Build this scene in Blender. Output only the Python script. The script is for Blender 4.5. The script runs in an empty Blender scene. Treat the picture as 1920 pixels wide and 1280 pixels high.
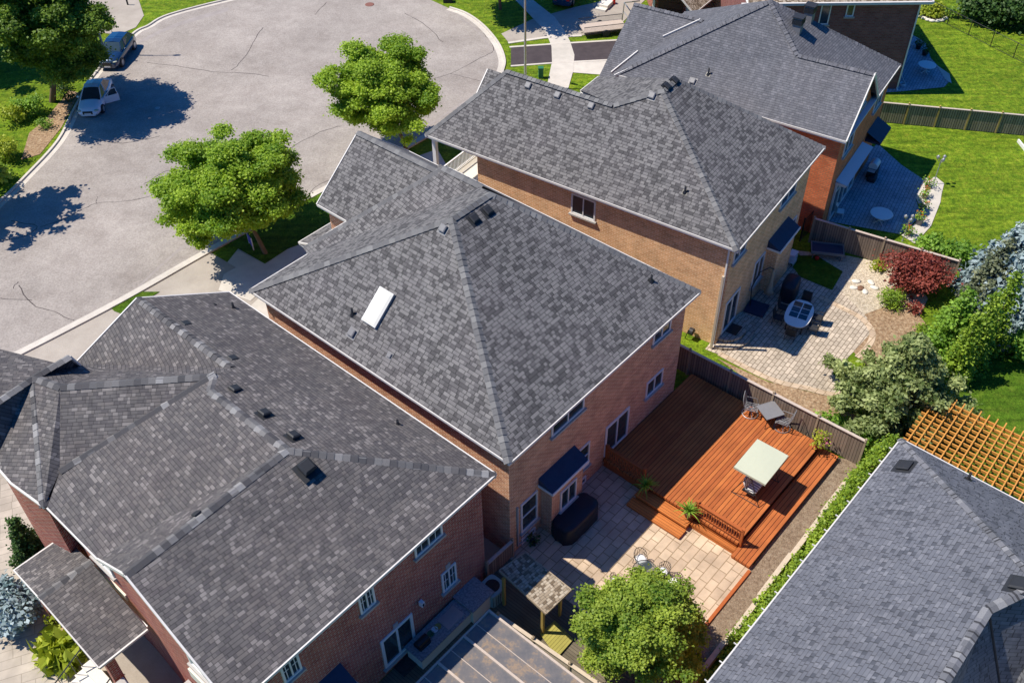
import bpy, math, random
import numpy as np
from mathutils import Vector, Matrix
R = math.radians
random.seed(7)
scene = bpy.context.scene
# ---------------- camera, sky, sun, exposure ----------------
F, TH, RO, CH = 1841.0, R(43.09), R(-0.911), 38.0
_fw = Vector((0, math.cos(TH), -math.sin(TH))); _rt = Vector((1, 0, 0)); _up = _rt.cross(_fw)
RX = _rt*math.cos(RO) + _up*math.sin(RO); RY = -_rt*math.sin(RO) + _up*math.cos(RO)
camd = bpy.data.cameras.new('camera'); cam = bpy.data.objects.new('camera', camd)
scene.collection.objects.link(cam); scene.camera = cam
camd.sensor_width = 36; camd.lens = F/1920*36; camd.clip_end = 2000; camd.clip_start = 0.5
cam.matrix_world = Matrix(((RX.x, RY.x, -_fw.x, 0), (RX.y, RY.y, -_fw.y, 0), (RX.z, RY.z, -_fw.z, CH), (0, 0, 0, 1)))
SAZ, SEL = R(-4.5), R(59.5)
world = bpy.data.worlds.new('World'); scene.world = world; world.use_nodes = True
wn = world.node_tree; bg = wn.nodes['Background']
sky = wn.nodes.new('ShaderNodeTexSky'); sky.sky_type = 'NISHITA'; sky.sun_disc = False
sky.sun_elevation = SEL; sky.sun_rotation = math.atan2(-math.cos(SAZ), -math.sin(SAZ)); sky.ozone_density = 3.0
hs = wn.nodes.new('ShaderNodeHueSaturation'); hs.inputs['Saturation'].default_value = 1.5
wn.links.new(sky.outputs[0], hs.inputs['Color']); mxs = wn.nodes.new('ShaderNodeMix'); mxs.data_type = 'RGBA'; mxs.blend_type = 'MULTIPLY'; mxs.inputs[0].default_value = 1; mxs.inputs[7].default_value = (.45, 1.0, 1.42, 1)
wn.links.new(hs.outputs[0], mxs.inputs[6]); wn.links.new(mxs.outputs[2], bg.inputs[0]); bg.inputs[1].default_value = 0.072
sl = bpy.data.lights.new('sun', 'SUN'); sl.energy = 5.0; sl.angle = R(0.5); sl.color = (1.0, 0.91, 0.78)
so = bpy.data.objects.new('sun', sl); scene.collection.objects.link(so)
so.rotation_euler = Vector((math.cos(SAZ)*math.cos(SEL), math.sin(SAZ)*math.cos(SEL), -math.sin(SEL))).to_track_quat('-Z', 'Y').to_euler()
scene.view_settings.view_transform = 'Standard'; scene.view_settings.look = 'None'
scene.view_settings.exposure = 0.24; scene.view_settings.gamma = 1; scene.view_settings.use_curve_mapping = False
scene.cycles.max_bounces = 6; scene.cycles.transparent_max_bounces = 6
GZ = -0.6
# ---------------- geometry helpers ----------------
def ray(px, py): return RX*((px-960)/F) - RY*((py-640)/F) + _fw
def at(px, py, z=GZ):
    d = ray(px, py); t = (z-CH)/d.z
    return Vector((d.x*t, d.y*t, z))
class Fr:
    """local frame: origin + heading of local x"""
    def __init__(s, o, deg): s.o = Vector((o[0], o[1], 0)); s.a = R(deg); s.b = Vector((math.cos(s.a), math.sin(s.a), 0)); s.u = Vector((-s.b.y, s.b.x, 0))
    def loc(s, p): d = Vector(p)-s.o; return Vector((d.dot(s.b), d.dot(s.u), p[2]))
    def w(s, x, y, z=0): return s.o + s.b*x + s.u*y + Vector((0, 0, z))
    def z(s, px, py, z): return s.loc(at(px, py, z))
    def x(s, px, py, x):
        r = ray(px, py); t = (x + s.o.dot(s.b))/r.dot(s.b); return s.loc(Vector((0, 0, CH)) + r*t)
    def y(s, px, py, y):
        r = ray(px, py); t = (y + s.o.dot(s.u))/r.dot(s.u); return s.loc(Vector((0, 0, CH)) + r*t)
    def pl(s, px, py, p, q, r3):
        p, q, r3 = [s.w(*v) for v in (p, q, r3)]; n = (q-p).cross(r3-p)
        d = ray(px, py); C = Vector((0, 0, CH)); t = (p-C).dot(n)/d.dot(n); return s.loc(C + d*t)
class MB:
    def __init__(s): s.v = []; s.f = []; s.uv = []; s.sm = []
    def face(s, pts, uv=None, smooth=False):
        pts = [Vector(p) for p in pts]; i = len(s.v); s.v += pts; s.f.append(list(range(i, i+len(pts)))); s.sm.append(smooth)
        if uv is None:
            n = Vector((0, 0, 0))
            for k in range(len(pts)): n += pts[k].cross(pts[(k+1) % len(pts)])
            n = n.normalized() if n.length > 1e-9 else Vector((0, 0, 1))
            r = Vector((0, 0, 1)).cross(n)
            r = r.normalized() if r.length > 0.02 else Vector((1, 0, 0))
            t = n.cross(r); uv = [(p.dot(r), p.dot(t)) for p in pts]
        s.uv.append(uv)
    def mesh(s, vs, fs, smooth=False):
        vs = [Vector(v) for v in vs]
        i = len(s.v); s.v += vs
        for f in fs:
            s.f.append([i+k for k in f]); s.sm.append(smooth)
            n = Vector((0, 0, 0))
            for k in range(len(f)): n += vs[f[k]].cross(vs[f[(k+1) % len(f)]])
            n = n.normalized() if n.length > 1e-9 else Vector((0, 0, 1))
            r = Vector((0, 0, 1)).cross(n); r = r.normalized() if r.length > 0.02 else Vector((1, 0, 0)); t = n.cross(r)
            s.uv.append([(vs[k].dot(r), vs[k].dot(t)) for k in f])
    def box(s, x0, x1, y0, y1, z0, z1, M=None):
        vs = [(x, y, z) for z in (z0, z1) for x, y in ((x0, y0), (x1, y0), (x1, y1), (x0, y1))]
        if M: vs = [M @ Vector(v) for v in vs]
        s.mesh(vs, [(0, 3, 2, 1), (4, 5, 6, 7), (0, 1, 5, 4), (1, 2, 6, 5), (2, 3, 7, 6), (3, 0, 4, 7)])
    def beam(s, p, q, w, h, up=(0, 0, 1)):
        p = Vector(p); q = Vector(q); d = (q-p).normalized(); sd = d.cross(Vector(up))
        sd = sd.normalized() if sd.length > 1e-6 else Vector((1, 0, 0)); uu = sd.cross(d)
        vs = [c + sd*a*w/2 + uu*b*h/2 for c in (p, q) for a, b in ((-1, -1), (1, -1), (1, 1), (-1, 1))]
        s.mesh(vs, [(3, 2, 1, 0), (4, 5, 6, 7), (0, 1, 5, 4), (1, 2, 6, 5), (2, 3, 7, 6), (3, 0, 4, 7)])
    def tube(s, pts, r, n=8, cap=True):
        pts = [Vector(p) for p in pts]; rs = r if isinstance(r, (list, tuple)) else [r]*len(pts); rings = []; pv = None
        for k, p in enumerate(pts):
            d = (pts[min(k+1, len(pts)-1)]-pts[max(k-1, 0)])
            d = d.normalized() if d.length > 1e-9 else Vector((0, 0, 1))
            a = pv - d*pv.dot(d) if pv is not None else d.orthogonal()
            a = a.normalized() if a.length > 1e-6 else d.orthogonal().normalized()
            pv = a; b = d.cross(a)
            rings.append([p + (a*math.cos(2*math.pi*j/n) + b*math.sin(2*math.pi*j/n))*rs[k] for j in range(n)])
        vs = [v for g in rings for v in g]; m = len(pts)
        fs = [(k*n+j, k*n+(j+1) % n, (k+1)*n+(j+1) % n, (k+1)*n+j) for k in range(m-1) for j in range(n)]
        s.mesh(vs, fs, True)
        if cap: s.mesh(rings[0][::-1], [tuple(range(n))]); s.mesh(rings[-1], [tuple(range(n))])
    def lathe(s, prof, c=(0, 0, 0), n=16, sx=1, sy=1, smooth=True):
        c = Vector(c); vs = [c + Vector((r*sx*math.cos(2*math.pi*j/n), r*sy*math.sin(2*math.pi*j/n), z)) for r, z in prof for j in range(n)]
        s.mesh(vs, [(k*n+j, k*n+(j+1) % n, (k+1)*n+(j+1) % n, (k+1)*n+j) for k in range(len(prof)-1) for j in range(n)], smooth)
        if prof[-1][0] > 1e-4: s.mesh(vs[-n:], [tuple(range(n))])
        if prof[0][0] > 1e-4: s.mesh(vs[:n][::-1], [tuple(range(n))])
    def prism(s, pts, z0, z1):
        lo = [Vector((p[0], p[1], z0)) for p in pts]; hi = [Vector((p[0], p[1], z1)) for p in pts]; n = len(pts)
        A = sum(pts[k][0]*pts[(k+1) % n][1]-pts[(k+1) % n][0]*pts[k][1] for k in range(n))
        if A < 0: lo.reverse(); hi.reverse()
        s.face(hi)
        s.face(lo[::-1])
        for k in range(n): j = (k+1) % n; s.face([lo[k], lo[j], hi[j], hi[k]])
    def blob(s, c, r, n=10, m=6, noise=0.0, seed=0):
        rd = random.Random(seed); c = Vector(c); vs = []
        for i in range(m+1):
            ph = math.pi*i/m
            for j in range(n):
                q = 1 + (rd.random()-.5)*noise; th = 2*math.pi*j/n
                vs.append(c + Vector((r[0]*math.sin(ph)*math.cos(th)*q, r[1]*math.sin(ph)*math.sin(th)*q, -r[2]*math.cos(ph)*q)))
        s.mesh(vs, [(i*n+j, i*n+(j+1) % n, (i+1)*n+(j+1) % n, (i+1)*n+j) for i in range(m) for j in range(n)], True)
    def build(s, name, mat, parent=None, label=None, cat=None, group=None, kind=None):
        me = bpy.data.meshes.new(name)
        off = Vector((0, 0, 0))
        me.from_pydata([tuple(v) for v in s.v], [], s.f)
        ul = me.uv_layers.new(name='UVMap'); flat = [c for u in s.uv for q in u for c in q]
        if len(flat) == 2*len(me.loops): ul.data.foreach_set('uv', flat)
        me.polygons.foreach_set('use_smooth', s.sm)
        me.materials.append(mat); o = bpy.data.objects.new(name, me); scene.collection.objects.link(o)
        if parent: o.parent = parent
        tag(o, label, cat, group, kind); return o
def tag(o, label=None, cat=None, group=None, kind=None):
    if label: o['label'] = label
    if cat: o['category'] = cat
    if group: o['group'] = group
    if kind: o['kind'] = kind
    return o
def thing(name, label, cat, loc=(0, 0, 0), deg=0, group=None):
    o = bpy.data.objects.new(name, None); scene.collection.objects.link(o); o.empty_display_size = .3
    o.location = loc; o.rotation_euler = (0, 0, R(deg)); return tag(o, label, cat, group)
def kids(o): return [c for c in scene.collection.objects if c.parent == o]
def copy_tree(o, loc, deg, label, group=None):
    r = o.copy(); scene.collection.objects.link(r); r.location = loc; r.rotation_euler = (0, 0, R(deg)); r['label'] = label
    if group: r['group'] = group
    for c in kids(o):
        d = c.copy(); scene.collection.objects.link(d); d.parent = r
        for g in kids(c):
            e = g.copy(); scene.collection.objects.link(e); e.parent = d
    return r
# ---------------- materials ----------------
MATS = {}
class NT:
    def __init__(s, name):
        s.m = bpy.data.materials.new(name); s.m.use_nodes = True; s.t = s.m.node_tree; s.p = s.t.nodes['Principled BSDF']; MATS[name] = s.m
    def n(s, ty, **kw):
        o = s.t.nodes.new('ShaderNode'+ty)
        for k, v in kw.items(): setattr(o, k, v)
        return o
    def L(s, a, b): s.t.links.new(a, b)
    def val(s, x, sock):
        if isinstance(x, (int, float)): sock.default_value = x
        else: s.L(x, sock)
    def m2(s, op, a, b=0.0, c=0.0):
        o = s.n('Math', operation=op); s.val(a, o.inputs[0]); s.val(b, o.inputs[1]); s.val(c, o.inputs[2]); return o.outputs[0]
    def mix(s, f, a, b, bt='MIX'):
        o = s.n('Mix', data_type='RGBA', blend_type=bt); s.val(f, o.inputs[0])
        for x, i in ((a, 6), (b, 7)):
            if isinstance(x, tuple): o.inputs[i].default_value = (*x, 1)
            else: s.L(x, o.inputs[i])
        return o.outputs[2]
    def noise(s, vec, sc, det=3, ro=.6):
        o = s.n('TexNoise'); o.inputs['Scale'].default_value = sc; o.inputs['Detail'].default_value = det; o.inputs['Roughness'].default_value = ro
        if vec is not None: s.L(vec, o.inputs['Vector'])
        return o.outputs[0]
    def ramp(s, f, stops, interp='LINEAR'):
        o = s.n('ValToRGB'); s.L(f, o.inputs[0]); e = o.color_ramp; e.interpolation = interp
        while len(e.elements) < len(stops): e.elements.new(.5)
        for k, (p, c) in enumerate(stops): e.elements[k].position = p; e.elements[k].color = (*(c if isinstance(c, tuple) else (c,)*3), 1)
        return o.outputs[0]
    def bump(s, h, st=.4, d=.02):
        o = s.n('Bump'); o.inputs['Strength'].default_value = st; o.inputs['Distance'].default_value = d; s.L(h, o.inputs['Height']); s.L(o.outputs[0], s.p.inputs['Normal'])
    def coord(s, w='Object'): return s.n('TexCoord').outputs[w]
    def pos(s): return s.n('NewGeometry').outputs['Position']
    def done(s, col=None, rough=.85, spec=.3, metal=0):
        if col is not None: s.L(col, s.p.inputs['Base Color'])
        s.p.inputs['Roughness'].default_value = rough; s.p.inputs['Specular IOR Level'].default_value = spec; s.p.inputs['Metallic'].default_value = metal; return s.m
def plain(name, c, rough=.7, var=.18, sc=6, bump=0, metal=0, spec=.3):
    t = NT(name); v = t.coord(); n = t.noise(v, sc, 4)
    col = t.mix(n, tuple(x*(1-var) for x in c), tuple(min(1, x*(1+var)) for x in c))
    if bump: t.bump(n, bump)
    return t.done(col, rough, spec, metal)
def shingle(name, cols, w=.3, h=.145, line=.35, tint=(.3, .28, .3), sidej=.5, tab=True):
    """laminated shingles: courses along UV.y, tabs of random width and colour along UV.x"""
    t = NT(name); sp = t.n('SeparateXYZ'); t.L(t.coord('UV'), sp.inputs[0])
    wob = t.noise(t.coord('UV'), .35, 2)
    u, v = sp.outputs[0], t.m2('ADD', sp.outputs[1], t.m2('MULTIPLY', t.m2('SUBTRACT', wob, .5), .05))
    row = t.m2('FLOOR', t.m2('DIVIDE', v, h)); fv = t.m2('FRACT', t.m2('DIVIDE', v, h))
    wr = t.n('TexWhiteNoise', noise_dimensions='1D'); t.L(row, wr.inputs['W'])
    x = t.m2('ADD', t.m2('DIVIDE', u, w), t.m2('MULTIPLY', wr.outputs[0], 9.3))
    col = t.m2('FLOOR', x); fx = t.m2('FRACT', x)
    # uneven tab width: the joint sits at a random place in each cell
    cj = t.n('CombineXYZ'); t.L(col, cj.inputs[0]); t.L(row, cj.inputs[1]); wj = t.n('TexWhiteNoise', noise_dimensions='2D'); t.L(cj.outputs[0], wj.inputs['Vector'])
    split = t.m2('MULTIPLY_ADD', wj.outputs[0], .5, .25)
    half = t.m2('GREATER_THAN', fx, split)
    cc = t.n('CombineXYZ'); t.L(t.m2('ADD', t.m2('MULTIPLY', col, 2), half), cc.inputs[0]); t.L(row, cc.inputs[1]); cc.inputs[2].default_value = 3.7
    wc = t.n('TexWhiteNoise', noise_dimensions='3D'); t.L(cc.outputs[0], wc.inputs['Vector'])
    c = t.ramp(wc.outputs[0], cols, 'CONSTANT')
    big = t.noise(t.coord('UV'), .32, 5, .7); stv = t.n('Mapping'); stv.inputs['Scale'].default_value = (1.6, .22, 1); t.L(t.coord('UV'), stv.inputs[0]); strk = t.noise(stv.outputs[0], 1.0, 4, .6)
    c = t.mix(t.m2('MULTIPLY', t.ramp(big, [(.45, 0.0), (.75, 1.0)]), .35), c, tint, 'MIX')
    c = t.mix(1.0, c, t.ramp(strk, [(.3, .86), (.7, 1.12)]), 'MULTIPLY'); gr = t.noise(t.coord('UV'), 60, 2, .7); c = t.mix(1.0, c, t.ramp(gr, [(.2, .78), (.8, 1.22)]), 'MULTIPLY')
    ln = t.m2('LESS_THAN', fv, .17); c = t.mix(t.m2('MULTIPLY', ln, line), c, (.012, .012, .014))  # course shadow painted as a dark line along each shingle's lower edge
    jd = t.m2('LESS_THAN', t.m2('ABSOLUTE', t.m2('SUBTRACT', fx, split)), .05)
    c = t.mix(t.m2('MULTIPLY', jd, sidej), c, (.012, .012, .014))
    hgt = t.m2('ADD', t.m2('MULTIPLY', t.m2('SUBTRACT', 1.0, fv), .6), t.m2('MULTIPLY', wc.outputs[0], .5)); t.bump(hgt, .5, .02)
    return t.done(c, .85, .35)
def brick(name, c1, c2, mor, w=.33, h=.125, ms=.02):
    t = NT(name); b = t.n('TexBrick'); t.L(t.coord('UV'), b.inputs['Vector']); b.inputs['Scale'].default_value = 1
    b.inputs['Brick Width'].default_value = w; b.inputs['Row Height'].default_value = h; b.inputs['Mortar Size'].default_value = ms; b.inputs['Bias'].default_value = -.1
    b.inputs['Color1'].default_value = (*c1, 1); b.inputs['Color2'].default_value = (*c2, 1); b.inputs['Mortar'].default_value = (*mor, 1)
    n = t.noise(t.coord('UV'), 1.3, 4); c = t.mix(1.0, b.outputs[0], t.ramp(n, [(.3, .82), (.7, 1.15)]), 'MULTIPLY')
    t.bump(t.m2('SUBTRACT', 1.0, b.outputs[1]), .5, .01); return t.done(c, .88, .2)
def paver(name, c1, c2, mor, w, h, ms=.02, ang=0, scale2=None):
    t = NT(name); mp = t.n('Mapping'); mp.inputs['Rotation'].default_value = (0, 0, R(-ang)); t.L(t.pos(), mp.inputs[0])
    b = t.n('TexBrick'); t.L(mp.outputs[0], b.inputs['Vector']); b.inputs['Scale'].default_value = 1; b.offset = .37; b.squash = 1.6; b.squash_frequency = 3
    b.inputs['Brick Width'].default_value = w; b.inputs['Row Height'].default_value = h; b.inputs['Mortar Size'].default_value = ms
    b.inputs['Color1'].default_value = (*c1, 1); b.inputs['Color2'].default_value = (*c2, 1); b.inputs['Mortar'].default_value = (*mor, 1)
    n = t.noise(t.pos(), 1.1, 5); c = t.mix(1.0, b.outputs[0], t.ramp(n, [(.3, .8), (.7, 1.18)]), 'MULTIPLY')
    t.bump(t.m2('SUBTRACT', 1.0, b.outputs[1]), .4, .01); return t.done(c, .85, .25)
def planks(name, c1, c2, gap, w, ang, gw=.09, rough=.68, spec=.22):
    """boards running along heading ang (degrees), in world plan coordinates"""
    t = NT(name); mp = t.n('Mapping'); mp.vector_type = 'POINT'; mp.inputs['Rotation'].default_value = (0, 0, R(-ang)); t.L(t.pos(), mp.inputs[0])
    sp = t.n('SeparateXYZ'); t.L(mp.outputs[0], sp.inputs[0]); y = t.m2('DIVIDE', sp.outputs[1], w); row = t.m2('FLOOR', y); fy = t.m2('FRACT', y)
    wn1 = t.n('TexWhiteNoise', noise_dimensions='1D'); t.L(row, wn1.inputs['W'])
    st = t.n('Mapping'); st.inputs['Scale'].default_value = (1.2, 14, 1); t.L(mp.outputs[0], st.inputs[0]); gr = t.noise(st.outputs[0], 1.5, 4)
    f = t.m2('ADD', t.m2('MULTIPLY', wn1.outputs[0], .55), t.m2('MULTIPLY', gr, .5)); c = t.mix(f, c1, c2); wr_ = t.noise(t.pos(), .7, 4); c = t.mix(1.0, c, t.ramp(wr_, [(.32, .8), (.68, 1.14)]), 'MULTIPLY')
    c = t.mix(t.m2('LESS_THAN', fy, gw), c, gap); t.bump(t.m2('GREATER_THAN', fy, gw), .5, .012); return t.done(c, rough, spec)
def boards(name, c1, c2, w=.14, gap=(.01, .008, .006), gw=.12, uvx=True):
    """vertical boards from UV.x"""
    t = NT(name); sp = t.n('SeparateXYZ'); t.L(t.coord('UV'), sp.inputs[0]); x = t.m2('DIVIDE', sp.outputs[0 if uvx else 1], w); col = t.m2('FLOOR', x); fx = t.m2('FRACT', x)
    wn1 = t.n('TexWhiteNoise', noise_dimensions='1D'); t.L(col, wn1.inputs['W']); gr = t.noise(t.coord('UV'), 3, 5)
    f = t.m2('ADD', t.m2('MULTIPLY', wn1.outputs[0], .6), t.m2('MULTIPLY', gr, .45)); c = t.mix(f, c1, c2); c = t.mix(t.m2('LESS_THAN', fx, gw), c, gap); return t.done(c, .85, .2)
def ground(name, stops, sc=3, fine=40, bump=.5, rough=.95, fa=.35, dist=.03, stripe=0):
    t = NT(name); p = t.pos(); n = t.noise(p, sc, 5, .65); c = t.ramp(n, stops); big = t.noise(p, .16, 4, .6); c = t.mix(1.0, c, t.ramp(big, [(.3, .88), (.7, 1.1)]), 'MULTIPLY')
    if stripe: mp = t.n('Mapping'); mp.inputs['Rotation'].default_value = (0, 0, R(12)); mp.inputs['Scale'].default_value = (.25, 2.2, 1); t.L(p, mp.inputs[0]); c = t.mix(1.0, c, t.ramp(t.noise(mp.outputs[0], 1.3, 4, .7), [(.35, .72), (.65, 1.25)]), 'MULTIPLY')
    f = t.noise(p, fine, 3, .8)
    c = t.mix(1.0, c, t.ramp(f, [(.25, 1-fa), (.75, 1+fa)]), 'MULTIPLY'); t.bump(f, bump, dist); return t.done(c, rough, .15)
def leaf(name, c1, c2, trans=.35, rough=.55):
    t = NT(name); a = t.n('Attribute'); a.attribute_name = 'tone'; c = t.mix(a.outputs['Fac'], c1, c2); t.L(c, t.p.inputs['Base Color'])
    t.p.inputs['Roughness'].default_value = rough; t.p.inputs['Specular IOR Level'].default_value = .3
    tr = t.n('BsdfTranslucent'); t.L(t.mix(.5, c, (c2[0]*1.3, c2[1]*1.3, c2[2]*.6)), tr.inputs[0]); mx = t.n('MixShader'); mx.inputs[0].default_value = trans
    t.L(t.p.outputs[0], mx.inputs[1]); t.L(tr.outputs[0], mx.inputs[2]); t.L(mx.outputs[0], t.t.nodes['Material Output'].inputs[0]); return t.m
GREY = [(0, (.075, .073, .076)), (.24, (.11, .107, .11)), (.4, (.158, .154, .156)), (.7, (.185, .18, .18))]
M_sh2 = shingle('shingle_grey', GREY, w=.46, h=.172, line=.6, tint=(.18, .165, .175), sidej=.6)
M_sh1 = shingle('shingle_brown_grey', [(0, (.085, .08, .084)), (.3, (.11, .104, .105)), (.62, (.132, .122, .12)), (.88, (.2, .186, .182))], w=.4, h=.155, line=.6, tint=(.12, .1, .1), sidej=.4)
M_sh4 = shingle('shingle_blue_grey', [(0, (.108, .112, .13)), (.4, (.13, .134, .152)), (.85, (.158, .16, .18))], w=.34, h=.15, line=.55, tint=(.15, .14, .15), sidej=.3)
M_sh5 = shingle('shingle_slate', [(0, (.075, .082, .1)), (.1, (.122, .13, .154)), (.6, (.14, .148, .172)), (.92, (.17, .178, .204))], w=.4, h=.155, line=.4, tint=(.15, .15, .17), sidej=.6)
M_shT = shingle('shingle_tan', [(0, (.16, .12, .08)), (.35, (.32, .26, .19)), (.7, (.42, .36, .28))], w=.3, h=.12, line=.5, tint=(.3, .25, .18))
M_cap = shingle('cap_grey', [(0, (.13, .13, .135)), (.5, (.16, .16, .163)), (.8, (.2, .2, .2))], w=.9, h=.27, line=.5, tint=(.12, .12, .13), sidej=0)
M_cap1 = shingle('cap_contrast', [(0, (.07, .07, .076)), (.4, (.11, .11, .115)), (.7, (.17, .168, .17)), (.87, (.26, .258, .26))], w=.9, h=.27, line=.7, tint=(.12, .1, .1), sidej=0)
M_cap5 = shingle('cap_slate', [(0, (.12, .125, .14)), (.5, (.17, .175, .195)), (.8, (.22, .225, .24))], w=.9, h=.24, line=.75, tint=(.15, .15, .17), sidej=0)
M_br2 = brick('brick_buff_red', (.46, .18, .105), (.68, .35, .2), (.74, .54, .38))
M_br3 = brick('brick_tan', (.66, .34, .16), (.86, .52, .27), (.86, .62, .4))
M_br1 = brick('brick_dark_red', (.32, .045, .038), (.5, .14, .09), (.44, .32, .26))
M_br4 = brick('brick_orange_red', (.66, .17, .07), (.8, .26, .11), (.45, .2, .11))
M_br6 = brick('brick_plum', (.24, .075, .07), (.3, .12, .11), (.22, .15, .14))
M_white = plain('white_paint', (.78, .78, .77), .45, .05); M_gut = plain('gutter_white', (.66, .64, .61), .45, .15, 2)
M_stucco = plain('stucco', (.72, .68, .6), .9, .06, 12, .2); M_stone = plain('stone_trim', (.42, .4, .38), .8, .12)
M_black = plain('black_metal', (.02, .02, .022), .4, .2, spec=.5); M_dark = plain('dark_plastic', (.03, .032, .036), .5, .2)
M_vent = plain('vent_grey', (.2, .2, .21), .5, .1); M_steel = plain('galvanised_steel', (.5, .51, .52), .4, .12, metal=.6)
M_conc = ground('concrete', [(.3, (.5, .47, .42)), (.7, (.6, .56, .5))], 1.5, 25, .15, fa=.07)
M_kerb = ground('kerb_concrete', [(.3, (.52, .48, .43)), (.7, (.62, .58, .52))], 2, 20, .15, fa=.08)
M_road = ground('asphalt_worn', [(.25, (.28, .248, .225)), (.5, (.335, .302, .277)), (.75, (.39, .355, .325))], .7, 9, .4, fa=.3)
M_drive = ground('asphalt_driveway', [(.3, (.34, .3, .26)), (.7, (.43, .39, .34))], .6, 22, .3, fa=.12)
M_newasph = ground('asphalt_fresh', [(.3, (.06, .05, .055)), (.7, (.085, .07, .075))], 1.5, 30, .3, fa=.12)
t_ = NT('asphalt_stain'); M_tar = t_.done(t_.ramp(t_.noise(t_.pos(), 1.4, 5), [(.35, (.3, .27, .255)), (.65, (.36, .325, .31))]), .9, .2)
M_crack = plain('crack_tar', (.07, .06, .06), .9)
M_lawn = ground('lawn', [(.25, (.06, .13, .006)), (.42, (.11, .19, .01)), (.56, (.16, .24, .014)), (.76, (.26, .29, .03))], 1.9, 6, 1.0, fa=.6, dist=.14, stripe=1)
M_lawn2 = ground('lawn_deep', [(.25, (.04, .1, .006)), (.5, (.07, .14, .009)), (.78, (.13, .2, .02))], 1.8, 8, 1.0, fa=.5, dist=.12, stripe=1)
M_grav = ground('river_gravel', [(.3, (.17, .12, .08)), (.5, (.27, .2, .14)), (.75, (.36, .29, .21))], 6, 16, 1.0, fa=.5, dist=.06)
M_peb = ground('pale_pebbles', [(.3, (.42, .35, .25)), (.5, (.55, .47, .36)), (.75, (.68, .6, .48))], 5, 10, 1.0, fa=.45, dist=.08)
M_mulch = ground('straw_mulch', [(.3, (.2, .12, .07)), (.5, (.34, .23, .14)), (.75, (.5, .39, .26))], 5, 9, 1.0, fa=.5, dist=.06)
M_pav2 = paver('paver_sand', (.47, .36, .26), (.6, .47, .34), (.3, .22, .14), .62, .42, .022, 48.4)
M_pav3 = paver('paver_cobble', (.4, .34, .27), (.54, .46, .37), (.2, .16, .12), .4, .24, .022, 52)
M_pav4 = paver('paver_blue_grey', (.34, .36, .4), (.42, .44, .47), (.18, .19, .21), .36, .22, .02, 60)
M_pav1 = paver('paver_driveway', (.4, .35, .29), (.48, .42, .35), (.3, .26, .21), .9, .45, .015, 20)
M_deck = planks('deck_stain', (.32, .08, .025), (.54, .18, .05), (.045, .01, .005), .2, 48.4, .13)
M_deckx = planks('deck_stain_cross', (.42, .125, .03), (.6, .21, .055), (.06, .014, .006), .15, -41.6)
M_stain = plain('stained_wood', (.4, .11, .03), .5, .25, 5)
M_perg = plain('cedar_orange', (.58, .27, .06), .65, .25, 4)
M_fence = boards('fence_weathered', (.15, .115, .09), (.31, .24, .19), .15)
M_fence4 = boards('fence_grey_tan', (.2, .17, .11), (.36, .31, .22), .17, gw=.2)  # paler, yellower boards with wider gaps
M_post = plain('post_wood', (.34, .27, .19), .85, .25, 8); M_cap_w = plain('cap_board', (.5, .42, .36), .8, .2, 6)
M_yel = planks('deck_treated_yellow', (.3, .27, .06), (.42, .38, .1), (.1, .08, .02), .14, 48)
M_yelp = plain('post_treated_yellow', (.42, .31, .09), .7, .15, 5)
M_oldd = planks('deck_old_dark', (.12, .1, .07), (.2, .17, .12), (.02, .02, .015), .14, -41.7)
M_timber = plain('timber_pale', (.55, .46, .36), .85, .2, 7, .3)
M_bark = plain('bark', (.16, .11, .07), .95, .3, 10, .5)
M_glass = NT('window_glass'); M_glass = M_glass.done(M_glass.mix(M_glass.noise(M_glass.coord(), 1.5), (.012, .02, .03), (.05, .08, .1)), .08, .8)
M_canopy = plain('canopy_cream', (.5, .53, .41), .8, .04, 3); M_cush = plain('cushion_white', (.8, .8, .8), .85, .05)
M_terra = plain('pot_brown', (.2, .11, .07), .7); M_navy = plain('cover_navy', (.03, .045, .085), .5, .3, 3, .3)
M_blackfab = plain('cover_black', (.018, .022, .035), .45, .3, 3, .4); M_teal = plain('ac_painted_steel', (.28, .42, .42), .45, .08)
M_red = plain('red_plastic', (.7, .03, .02), .4); M_green = plain('green_plastic', (.03, .16, .08), .5); M_blue = plain('blue_sign', (.12, .1, .5), .5)
M_clear = NT('clear_glass'); M_clear.p.inputs['Alpha'].default_value = .3; M_clear.p.inputs['Base Color'].default_value = (.1, .14, .14, 1); M_clear = M_clear.done(None, .05, .6)
M_polyc = NT('pergola_panels'); M_polyc = M_polyc.done(M_polyc.ramp(M_polyc.noise(M_polyc.pos(), 1.6, 6, .7), [(.35, (.12, .12, .13)), (.52, (.16, .15, .15)), (.64, (.3, .22, .15)), (.7, (.18, .165, .16))]), .35, .5)
M_granite = ground('granite', [(.4, (.25, .23, .24)), (.6, (.42, .38, .38))], 10, 30, .1, rough=.4, fa=.5)
L_st = leaf('leaf_street', (.08, .2, .012), (.46, .62, .06), .4); L_big = leaf('leaf_maple_dark', (.035, .09, .01), (.26, .4, .05))
L_pat = leaf('leaf_pear', (.07, .16, .015), (.42, .52, .07)); L_red = leaf('leaf_japanese_maple', (.14, .025, .02), (.36, .09, .06), .2)
L_pine = leaf('needle_pine', (.05, .1, .02), (.5, .57, .24), .3, .6); L_spr = leaf('needle_blue_spruce', (.1, .17, .18), (.46, .56, .6), .1, .6)
L_olive = leaf('needle_olive', (.06, .09, .05), (.26, .28, .16), .15); L_ced = leaf('leaf_cedar', (.06, .15, .012), (.36, .5, .05), .3)
L_shr = leaf('leaf_shrub', (.06, .16, .02), (.34, .55, .07)); L_dark = leaf('leaf_dark', (.015, .05, .012), (.08, .16, .03), .2); L_yel = leaf('leaf_yellow_green', (.2, .28, .02), (.5, .55, .06))
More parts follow.
